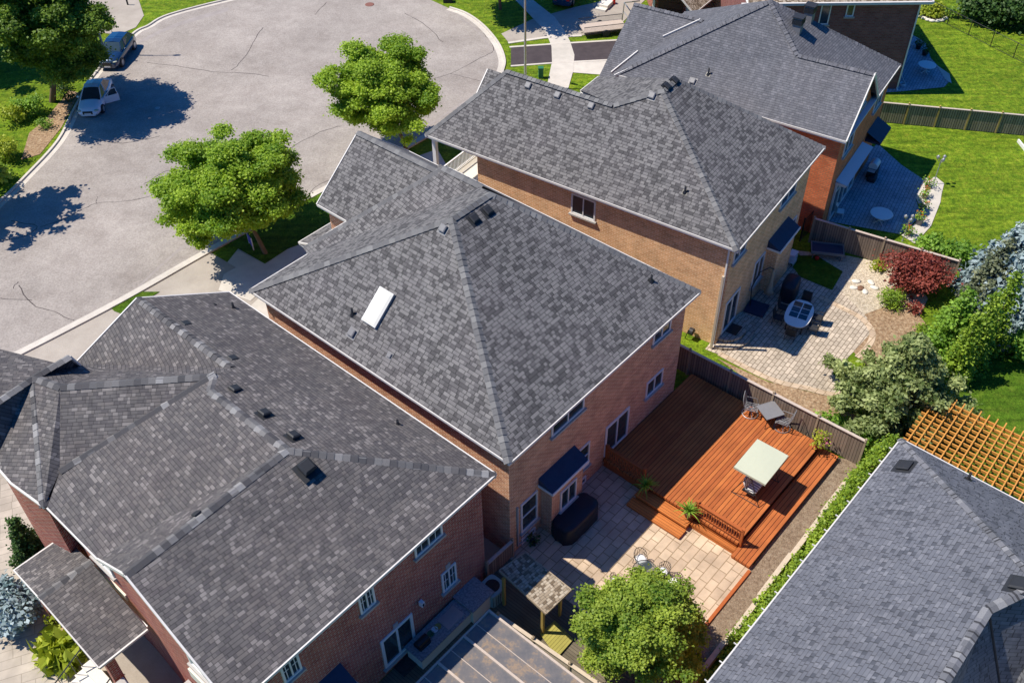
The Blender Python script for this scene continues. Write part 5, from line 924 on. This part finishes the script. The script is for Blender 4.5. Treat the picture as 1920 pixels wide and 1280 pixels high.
# ---------------- street: cars, lamp, small things ----------------
def car(name, label, loc, deg, L, W, Hh, paint, suv=False, open_door=False, cat='car'):
    t = thing(name, label, cat, loc, deg); hl, hw = L/2, W/2; zb = .22 if not suv else .3; zs = .86 if not suv else 1.05
    if suv: st = [(-hl, .8, zs-.25), (-hl+.12, .93, zs), (-hl+.8, 1, zs+.02), (0, 1, zs), (hl-1.3, .98, zs-.02), (hl-.5, .93, zs-.1), (hl-.12, .84, zs-.22), (hl, .7, zs-.42)]
    else: st = [(-hl, .72, zs-.22), (-hl+.15, .86, zs-.02), (-hl+.8, .97, zs+.03), (0, 1, zs), (hl-1.4, .97, zs-.03), (hl-.55, .9, zs-.14), (hl-.15, .78, zs-.25), (hl, .6, zs-.4)]
    m = MB(); vs = []
    for x, w, z in st:
        w *= hw; half = [(0, zb), (w*.9, zb), (w*.99, zb+.14), (w, (zb+z)/2), (w*.97, z-.1), (w*.86, z-.01), (w*.45, z+.03), (0, z+.04)]
        vs += [(x, -y, zz) for y, zz in half] + [(x, y, zz) for y, zz in half[1:-1][::-1]]
    n = 14; m.mesh(vs, [(i*n+j, i*n+(j+1) % n, (i+1)*n+(j+1) % n, (i+1)*n+j) for i in range(len(st)-1) for j in range(n)], True)
    m.mesh(vs[:n][::-1], [tuple(range(n))]); m.mesh(vs[-n:], [tuple(range(n))]); m.build('body', paint, t)
    if suv: cb = [(-hl+.15, .84, .84, zs), (-hl+.8, .84, .66, Hh-.1), (-.2, .84, .68, Hh), (.35, .84, .66, Hh-.05), (hl-1.4, .84, .8, zs)]
    else: cb = [(-hl+.4, .78, .78, zs+.02), (-hl+1.35, .84, .62, Hh-.06), (-.35, .86, .64, Hh), (.2, .86, .62, Hh-.05), (hl-1.35, .8, .78, zs-.03)]
    g = MB(); rf = MB()
    xs0, xs1 = cb[0][0], cb[-1][0]
    R0 = [cb[1], cb[2], cb[3]]
    for s in (-1, 1):
        base = [Vector((xs0+.1, s*hw*cb[0][1], zs)), Vector((R0[0][0], s*hw*.87, zs)), Vector((0, s*hw*.89, zs)), Vector((R0[2][0], s*hw*.88, zs)), Vector((xs1-.05, s*hw*.84, zs-.02))]
        top = [None]+[Vector((c[0], s*hw*c[2], c[3])) for c in R0]+[None]
        fs = [[base[0], base[1], top[1]], [base[1], base[2], top[2], top[1]], [base[2], base[3], top[3], top[2]], [base[3], base[4], top[3]]]
        for f in fs: g.face(f if s < 0 else f[::-1])
        for a, b in ((base[0], top[1]), (base[4], top[3]), (base[2], top[2])): rf.beam(a, b, .07, .05)
    l = lambda c, s: Vector((c[0], s*hw*c[2], c[3]))
    g.face([Vector((xs0, -hw*.7, zs)), l(R0[0], -1), l(R0[0], 1), Vector((xs0, hw*.7, zs))][::-1]); g.face([Vector((xs1, -hw*.76, zs-.04)), Vector((xs1, hw*.76, zs-.04)), l(R0[2], 1), l(R0[2], -1)])
    g.build('windows', M_glass, t)
    for a, b in ((0, 1), (1, 2)):
        p, q = R0[a], R0[b]; up = Vector((0, 0, .05)); rf.face([l(p, -1), l(q, -1), Vector((q[0], 0, q[3]))+up, Vector((p[0], 0, p[3]))+up], smooth=True); rf.face([Vector((p[0], 0, p[3]))+up, Vector((q[0], 0, q[3]))+up, l(q, 1), l(p, 1)], smooth=True)
    rf.build('roof', paint, t)
    rw = .33 if not suv else .38
    for x in (-hl+.85, hl-.88):
        for s in (-1, 1):
            y = s*(hw-.1); m = MB(); m.tube([(x, y-s*.11, rw), (x, y+s*.11, rw)], rw, 20); o = m.build('wheel', M_dark, t); m = MB()
            m.tube([(x, y+s*.1, rw), (x, y+s*.125, rw)], rw*.62, 16); m.build('rim', M_steel, o)
    for s in (-1, 1):
        m = MB(); m.blob((hl-.2, s*hw*.66, zs-.28), (.16, .2, .07), 10, 6); m.build('headlight', M_canopy, t); m = MB(); m.box(-hl-.01, -hl+.08, s*hw*.6-.16, s*hw*.6+.16, zs-.3, zs-.15); m.build('tail_light', M_red, t)
        if not (open_door and s > 0): m = MB(); m.blob((xs1-.45, s*(hw+.08), zs+.06), (.1, .12, .08), 8, 6); m.build('mirror', paint, t)
    m = MB(); m.box(hl-.06, hl+.01, -hw*.38, hw*.38, .36, .58 if not suv else .75); m.build('radiator_grille', M_black, t); m = MB(); m.box(hl+.0, hl+.03, -.26, .26, .34, .46); m.build('number_plate', M_white, t)
    if open_door:
        s = 1; hx = xs1-.35; d = Vector((-math.cos(R(62)), s*math.sin(R(62)), 0)); p0 = Vector((hx, s*hw*.97, 0)); m = MB(); p1 = p0+d*1.05
        nn = Vector((d.y, -d.x, 0))*.04
        def quad(z0, z1, mt, nm, par, i0=0, i1=1.0):
            m = MB(); a = p0+d*i0; b = p0+d*i1; vs = [a-nn, b-nn, b+nn, a+nn]; m.mesh([v+Vector((0, 0, z0)) for v in vs]+[v+Vector((0, 0, z1)) for v in vs], [(3, 2, 1, 0), (4, 5, 6, 7), (0, 1, 5, 4), (1, 2, 6, 5), (2, 3, 7, 6), (3, 0, 4, 7)]); return m.build(nm, mt, par)
        dr = quad(.3, zs, paint, 'open_door', t, 0, 1.1); m = MB(); Z = lambda v, z_: v+Vector((0, 0, z_)); m.face([Z(p0+d*.3, zs), Z(p1, zs), Z(p1-d*.1, Hh-.1), Z(p0+d*.55, Hh-.12)]); m.build('door_window', M_glass, dr)
        m = MB(); pp = [Z(p0+d*.02, zs), Z(p0+d*.62, Hh-.1), Z(p1-d*.08, Hh-.08), Z(p1, zs)]; [m.beam(pp[k], pp[k+1], .05, .05) for k in range(3)]; m.build('door_frame', paint, dr)
        m = MB(); m.face([Vector((hx-.02, s*hw*.985, .35)), Vector((hx-1.1, s*hw*.985, .35)), Vector((hx-1.1, s*hw*.985, zs)), Vector((hx-.02, s*hw*.985, zs))][::-1]); m.build('door_opening', M_dark, t)
    return t
P_w = NT('car_paint_white'); P_w.p.inputs['Base Color'].default_value = (.84, .88, .92, 1); P_w.p.inputs['Coat Weight'].default_value = .6; P_w = P_w.done(None, .3, .5)
P_b = NT('car_paint_dark'); P_b.p.inputs['Base Color'].default_value = (.015, .045, .11, 1); P_b.p.inputs['Coat Weight'].default_value = 1; P_b = P_b.done(None, .2, .6, .3)
fr_, re_ = at(172, 217), at(198, 163); dd = fr_-re_; car('parked_car', 'white sedan with its driver door wide open beside the kerb', (fr_+re_)/2+Vector((-.05, -.25, 0)), math.degrees(math.atan2(dd.y, dd.x)), 4.9, 1.92, 1.46, P_w, False, True)
fr_, re_ = at(203, 136), at(241, 82); dd = fr_-re_; car('parked_car', 'dark blue-black sport utility vehicle parked behind the white sedan', (fr_+re_)/2, math.degrees(math.atan2(dd.y, dd.x)), 4.8, 1.95, 1.62, P_b, True)
car('parked_car', 'dark vehicle cut off by the top edge on the shaded driveway', at(1063, -4), 75, 4.8, 1.9, 1.7, P_b, True)
def street_lamp(label, loc, deg, hgt=9):
    t = thing('street_lamp', label, 'street lamp', loc, deg, 'street lamps around the turning circle'); m = MB(); m.tube([(0, 0, 0), (0, 0, .4), (0, 0, hgt)], [.13, .11, .07], 10); m.build('pole', M_steel, t)
    m = MB(); m.tube([(0, 0, hgt-.2), (.5, 0, hgt+.2), (1.5, 0, hgt+.35)], .04, 6); m.build('arm', M_steel, t); m = MB(); m.blob((1.8, 0, hgt+.33), (.38, .14, .08), 12, 6); m.build('lamp_head', M_vent, t); return t
street_lamp('tall grey street lamp pole rising past the top edge by the sidewalk', at(985, 165), 150)
s1 = Vector((0, 0, 9.3))-Vector((math.cos(SAZ), math.sin(SAZ), 0))*0; sh = at(328, 104); base = sh - Vector((math.cos(SAZ), math.sin(SAZ), 0))*(7.4/math.tan(SEL)) - Vector((1.6, 0, 0)); street_lamp('street lamp beside the big tree, mostly hidden by its crown', Vector((base.x, base.y, GZ)), 0, 7.0)
t = thing('utility_pedestal', 'small dark green utility pedestal on the verge by the sidewalk', 'utility box', at(1014, 146)); m = MB(); m.box(-.18, .18, -.18, .18, 0, .8); m.box(-.22, .22, -.22, .22, .8, .92)
for k in range(5): m.box(-.2, .2, -.19, .19, .12+k*.13, .16+k*.13)
m.build('cabinet', M_green, t)
t = thing('manhole_cover', 'rusty red round manhole cover in the turning circle', 'manhole cover', at(693, 9)+Vector((0, 0, .008))); m = MB(); m.lathe([(.42, 0), (.42, .012), (.36, .016)], (0, 0, 0), 24); m.build('cover_plate', plain('rust', (.22, .1, .08), .8, .4, 14), t)
t = thing('manhole_cover', 'small grey round cover in the tree shadow by the white sedan', 'manhole cover', at(295, 203)+Vector((0, 0, .008))); m = MB(); m.lathe([(.2, 0), (.2, .012), (.17, .015)], (0, 0, 0), 20); m.build('cover_plate', M_stone, t)
for x, y, l in ((237, 22, 'thin wooden stake in the driveway by the big tree'), (241, -2, 'second wooden stake, nearest the top edge')):
    t = thing('marker_post', l if y > 0 else 'dark wooden post at the top edge by the kerb', 'post', at(190 if y > 0 else 240, y+4 if y > 0 else 10)); m = MB(); m.box(-.06, .06, -.06, .06, 0, 1.0); m.build('post_body', M_dark, t)
t = thing('recycling_box', 'dark open box standing on the kerb at the top of the turning circle', 'box', at(840, 4)); m = MB(); m.box(-.4, .4, -.28, .28, 0, .05)
for a in ((-.42, -.38, -.3, .3), (.38, .42, -.3, .3), (-.4, .4, -.3, -.26), (-.4, .4, .26, .3)): m.box(*a, 0, .5)
m.build('box_body', M_dark, t)
t = thing('lawn_sign', 'blue and white real estate sign board under the street tree', 'sign', at(472, 464), 120); m = MB(); m.box(-.4, .4, -.02, .02, .25, .95); m.build('sign_board', M_blue, t)
for s in (-1, 1): m = MB(); m.box(s*.42-.025, s*.42+.025, -.03, .03, 0, 1.0); m.build('post', M_white, t)
# utility trailer beside the far driveway
o = at(1130, 60); t = thing('utility_trailer', 'utility trailer with black mesh sides and white tailgate on the far driveway', 'trailer', o, 12); m = MB(); m.box(-1.9, 1.9, -.9, .9, .45, .55); m.build('deck_board', M_cap_w, t); m = MB()
for y in (-.92, .92):
    m.box(-1.95, 1.95, y-.02, y+.02, .3, .36); m.box(-1.95, 1.95, y-.02, y+.02, .98, 1.02)
    for k in range(40): m.box(-1.95+k*.1, -1.935+k*.1, y-.01, y+.01, .36, .98)
m.build('mesh_side', M_black, t); m = MB(); m.tube([(2.0, -.9, .4), (2.1, -.9, 2.0), (2.1, .9, 2.0), (2.0, .9, .4)], .05, 6); m.tube([(2.1, -.9, 1.2), (2.1, .9, 1.2)], .03, 6); m.tube([(2.1, .9, 2.0), (3.5, .9, 2.0)], .05, 6); m.build('tailgate', M_steel, t)
for s in (-1, 1): m = MB(); m.tube([(0, s*.98-.08, .3), (0, s*.98+.08, .3)], .3, 14); m.build('wheel', M_dark, t)
t = thing('fuel_can', 'red can standing on the far driveway near the trailer', 'can', at(1150, 8)); m = MB(); m.lathe([(.16, 0), (.18, .05), (.18, .5), (.1, .6), (.05, .7), (.05, .75)], (0, 0, 0), 12); m.build('can_body', M_red, t)
t = thing('concrete_bench', 'pale slab steps leading to the far house', 'steps', at(1125, 22), 62); m = MB(); m.box(0, 2.2, -.5, .5, 0, .2); m.box(.5, 2.2, -.5, .5, .2, .4); m.build('slab', M_stucco, t)
# ---------------- trees and plants ----------------
L_kw = dict(flat=.35, up=.75)
tree('street_tree', 'bright green street tree on the verge in front of the centre house', at(499, 476), (-1.1, .4, 4.6), (3.95, 3.7, 2.9), 250, .6, 1350, .135, L_st, 11, 2.3, .14, group='street trees along the near kerb', top=.15, **L_kw)
tree('street_tree', 'narrower bright street tree between the two nearest garages', at(765, 288), (-1.2, .6, 4.9), (3.4, 3.3, 3.1), 200, .58, 1350, .135, L_st, 23, 2.5, .13, group='street trees along the near kerb', top=.15, **L_kw)
c3 = at(240, 205); c3 = Vector((c3.x-3.9, c3.y+.3, GZ)); tree('shade_tree', 'large dark green maple overhanging the two parked cars', at(98, 190), (c3.x-at(98, 190).x-.4, c3.y-at(98, 190).y+.3, 6.6), (3.5, 3.6, 3.7), 210, .7, 900, .17, L_big, 31, 2.8, .22, **L_kw)
tree('shade_tree', 'dark green tree in the top left corner behind the maple', at(-30, 110), (0, 0, 6.5), (4.6, 4.4, 4.4), 130, .95, 460, .24, L_big, 37, 2.8, .2, **L_kw)
q = at(-40, 395); tree('feathery_tree', 'light feathery tree at the left edge casting a spiky shadow', q, (.3, 0, 5.2), (3.0, 2.9, 4.0), 90, .4, 420, .26, L_pat, 41, 2, .13, spiky=1, long=1.4, fill=.6, **L_kw)
tree('shade_tree', 'tree above the top edge shading the far sidewalk', at(938, 18), (-.2, 0, 6.7), (3.7, 3.7, 2.9), 90, .9, 420, .24, L_big, 43, 2.9, .12, **L_kw)
tree('pear_tree', 'glossy green tree in front of the sand patio at the bottom', at(1196, 1262), (.1, .2, 3.4), (2.1, 2.0, 1.8), 190, .36, 2300, .1, L_pat, 51, 1.2, .09, top=.15, **L_kw)
shrub('cedar_shrub', 'leafy shrub at the end of the gravel strip, near the slate roof gutter', F2.w(.9, -9.1, GZ), (.7, .7, .8), L_ced, 53, 16, 300, .13); shrub('cedar_shrub', 'leafy shrub squeezed under the slate roof gutter at the bottom', F2.w(-1.4, -9.9, GZ), (1.2, 1.1, 1.4), L_ced, 54, 22, 300, .14)
for i, (x, y) in enumerate(((30, 230), (65, 215), (15, 300), (0, 340))): shrub('garden_shrub', ('yellow-green shrub under the maple, on its left', 'rounded green shrub at the foot of the maple', 'yellow-green shrub on the left lawn above the kerb', 'green shrub nearest the kerb at the left edge')[i], at(x, y), (1.3, 1.2, .9), (L_yel, L_shr, L_yel, L_ced)[i], 60+i, 14, 180, .16)
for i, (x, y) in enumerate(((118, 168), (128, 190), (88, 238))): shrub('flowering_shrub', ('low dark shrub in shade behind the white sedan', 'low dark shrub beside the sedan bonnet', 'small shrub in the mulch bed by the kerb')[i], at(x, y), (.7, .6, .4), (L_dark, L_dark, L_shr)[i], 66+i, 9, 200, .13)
# garden of the second house
def J_(n, lb, x, y, r, mt, sd, k=18, per=230, s=.12, z=GZ, **kw): return shrub(n, lb, at(x, y, z), r, mt, sd, k, per, s, **kw)
J_('japanese_maple', 'deep red Japanese maple overhanging the brown fence', 1706, 545, (1.75, 1.6, 1.05), L_red, 71, 34, 420, .13, cat='tree', cz=1.5)
J_('boxwood_shrub', 'clipped dark green shrub below the red maple', 1666, 572, (.85, .8, .62), L_ced, 72, 18, 500, .09); J_('low_shrub', 'small yellow-green plant beside the red maple', 1648, 505, (.55, .5, .3), L_yel, 73); J_('low_shrub', 'dark plum coloured low shrub behind the clipped shrub', 1712, 585, (.5, .45, .4), L_red, 74)
conifer('leafy_tree', 'big lush green leafy tree at the right of the red maple', at(1772, 665), 4.6, 1.5, 14, L_shr, 75, 420, .16, pw=.55, flat=.4)
J_('leafy_shrub', 'bright hosta-like shrub against the far side of the brown fence', 1745, 470, (.95, .8, .5), L_shr, 76, 20, 260, .18); J_('leafy_shrub', 'bright green shrub between fence end and blue spruce', 1790, 488, (1.0, .9, .7), L_shr, 77, 20, 260, .18)
J_('leafy_shrub', 'rounded bush at the right edge beside the garden path', 1916, 668, (1.1, 1.1, .9), L_shr, 78, 26, 300, .16); J_('leafy_shrub', 'small green shrub tucked under the lush one', 1728, 625, (.5, .5, .45), L_ced, 79)
conifer('cedar_tree', 'yellow-green upright cedar, tallest and farthest of three by the right-hand lawn', at(1848, 655), 5.4, .85, 18, L_ced, 81, 420, .14, group='upright cedars by the right-hand lawn', pw=.55); conifer('cedar_tree', 'yellow-green upright cedar, nearest the spreading pine', at(1785, 712), 4.6, .85, 16, L_ced, 82, 420, .14, group='upright cedars by the right-hand lawn', pw=.55); conifer('cedar_tree', 'yellow-green upright cedar between the other two by the right-hand lawn', at(1815, 684), 5.0, .85, 17, L_ced, 86, 420, .14, group='upright cedars by the right-hand lawn', pw=.55)
conifer('blue_spruce', 'large silvery blue spruce at the right edge', at(1925, 575), 9.2, 3.7, 20, L_spr, 83, 330, .24, spiky=1, long=1.5, per_layer=15, up=.3)
conifer('juniper_tree', 'dull olive-brown conifer in front of the blue spruce', at(1846, 575), 4.8, 1.7, 14, L_olive, 84, 260, .17, spiky=1, pw=.6)
t = thing('pine_tree', 'wide spreading grey-green pine between second patio and orange pergola', 'tree', at(1668, 790)); trunk(t, 1.2, .12, 9, 2.0, 4.6, (0, 0), 85); rd = random.Random(85); cl = []
for tier in range(9):
    z_ = .8+tier*.6; R0_ = 3.5*(1-tier/9.3)**1.05; nb = 10-tier
    for b in range(max(4, nb)):
        a = 6.283*(b+rd.random()*.8)/max(4, nb)+tier; Lb = R0_*rd.uniform(.6, 1.25)
        for k in range(int(3+Lb*2.6)):
            f = (k+1)/(3+Lb*2.6); rr = Lb*f; w = .16+.13*rd.random(); cl.append((math.cos(a)*rr+rd.gauss(0, .13), math.sin(a)*rr+rd.gauss(0, .13), z_+.25*f*Lb*.35+rd.gauss(0, .06), w*1.35, w*1.35, w*.6, rd.random()*(.5+.5*f)))
leaves('crown', L_pine, t, cl, 820, .14, 85, spiky=1.8, long=1.6, up=.35, hollow=.35)
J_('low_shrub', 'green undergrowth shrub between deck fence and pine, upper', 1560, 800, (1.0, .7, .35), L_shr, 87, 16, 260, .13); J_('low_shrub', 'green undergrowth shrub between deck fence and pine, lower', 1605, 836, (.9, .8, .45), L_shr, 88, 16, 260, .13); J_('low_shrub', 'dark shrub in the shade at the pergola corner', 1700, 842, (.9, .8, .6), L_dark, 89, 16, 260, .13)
# hedge behind the retaining wall: row of cedars and a creeping ground cover
HL = ('hedge cedar at the deck fence corner', 'tall hedge cedar beside the slate roof corner', 'third hedge cedar from the deck fence', 'fourth hedge cedar from the deck fence', 'fifth hedge cedar from the deck fence', 'sixth and last cedar of the hedge row')
for i, (x, hh) in enumerate(((16.2, 2.6), (15.2, 2.9), (14.2, 2.7), (13.3, 2.3), (12.5, 1.9), (11.8, 1.5))):
    conifer('hedge_cedar', HL[i], F2.w(x, -10.35, GZ), hh, .85, 10, L_ced, 90+i, 620, .11, cat='shrub', group='cedars along the retaining wall', pw=.35, per_layer=9)
cl = []; rd = random.Random(99)
for k in range(150): cl.append((rd.uniform(.8, 12.2), rd.uniform(-.75, .45), .3+.6*rd.random(), .34, .34, .2, rd.random()))
t = tag(leaves('ground_cover', L_ced, None, cl, 620, .11, 99), 'creeping green plants between timber wall and slate roof', 'ground cover', None, 'stuff'); t.location = F2.w(0, -10.3, GZ); t.rotation_euler = (0, 0, R(48.4))
# upper right hedges and plants
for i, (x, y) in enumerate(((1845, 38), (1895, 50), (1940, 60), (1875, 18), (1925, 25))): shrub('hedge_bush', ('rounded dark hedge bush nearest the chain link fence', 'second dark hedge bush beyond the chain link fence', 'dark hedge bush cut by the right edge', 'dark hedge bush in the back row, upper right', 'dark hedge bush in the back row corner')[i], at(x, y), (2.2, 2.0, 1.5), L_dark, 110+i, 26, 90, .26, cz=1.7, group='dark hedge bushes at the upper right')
shrub('grassy_plant', 'yellowish leafy plants in the stone edged bed by the plum house', at(1745, 28), (1.5, 1.1, .6), L_yel, 120, 20, 150, .2); sheet('flower_bed', [(1725, 28), (1735, 36), (1760, 40), (1772, 32), (1760, 18), (1735, 14)], .03, M_mulch)
cl = []
for i, (x, y) in enumerate(((1774, 32), (1785, 33), (1796, 34), (1808, 34))): shrub('young_shrub', ('young upright shrub nearest the stone bed', 'second young upright shrub in the lawn row', 'third young upright shrub in the lawn row', 'young upright shrub nearest the dark hedge')[i], at(x, y), (.35, .35, .6), L_shr, 125+i, 8, 150, .16)
t = thing('stone_edging', 'pale stones edging the small bed by the plum house', 'edging', at(1728, 36)); m = MB(); P0 = at(1728, 36)
for k, (x, y) in enumerate(((1727, 32), (1733, 36), (1740, 39), (1748, 41), (1757, 41), (1765, 40), (1771, 36))): q = at(x, y)-P0; o = MB(); o.blob((q.x, q.y, .08), (.3, .2, .14), 9, 5, .25, k); o.build('stone', M_stucco, t)
# plants of the lower left house
conifer('cone_cedar', 'dark green cone shaped cedar by the lower left driveway', at(66, 1048), 3.0, .85, 15, L_dark, 131, 520, .12, pw=.95)
shrub('dwarf_spruce', 'silvery blue dwarf spruce at the lower left corner', at(38, 1150), (1.5, 1.4, .8), L_spr, 132, 30, 420, .14, spiky=1, long=1.5)
t = pot_plant('x', at(126, 1228), .05, .05, 'spike', L_yel, 133, 1.0); t.name = 'grass_clump'; t['label'] = 'bright green grassy clump beside the entrance steps'; t['category'] = 'ornamental grass'
cl = crown_clumps((0, 0, .45), (.75, .75, .4), 14, .3, 133); leaves('blades', L_yel, t, cl, 420, .34, 134, spiky=2.5, long=1.9, up=.2)
shrub('low_shrub', 'small yellow-green shrub tucked beside the porch roof edge', at(105, 1165), (.5, .6, .3), L_yel, 135)
t = thing('bare_tree', 'thin branched tree beyond the left edge shadowing the driveway', 'tree', at(-120, 1180)); m = MB(); rd = random.Random(5)
def br_(p, d, l, r, dep):
    q = p+d*l; m.tube([p, (p+q)/2+Vector((rd.uniform(-.05, .05),)*3), q], [r, r*.8, r*.6], 5)
    if dep:
        for k in range(3): dd = (d+Vector((rd.uniform(-.7, .7), rd.uniform(-.7, .7), rd.uniform(-.1, .4)))).normalized(); br_(q, dd, l*.72, r*.6, dep-1)
br_(Vector((0, 0, 0)), Vector((0, 0, 1)), 1.3, .07, 5); m.build('trunk', M_bark, t)
# loose stones, edging and small things in the gardens
for i, (x, y) in enumerate(((1605, 528), (1613, 541), (1622, 548), (1633, 530), (1640, 540), (1600, 540))):
    t = thing('stepping_stone', ('leftmost pale stone in the pebble bed', 'reddish flat stone in the pebble bed centre', 'square pale slab nearest the clipped shrub', 'upper pale stone in the pebble bed', 'rightmost pale stone in the pebble bed', 'small stone on the patio side of the pebble bed')[i], 'stone', at(x, y), i*37, 'flat stones in the pebble bed'); m = MB(); m.blob((0, 0, .04), (.3, .2, .07), 8, 4, .3, i); m.build('slab', M_stucco if i != 1 else M_terra, t)
t = thing('curb_border', 'white board edging at the far right of the upper lawn', 'edging', at(1912, 268)); m = MB(); a = at(1908, 266)-at(1912, 268); b = at(1935, 300)-at(1912, 268); m.beam(a+Vector((0, 0, .1)), b+Vector((0, 0, .1)), .12, .25); m.build('board', M_white, t)
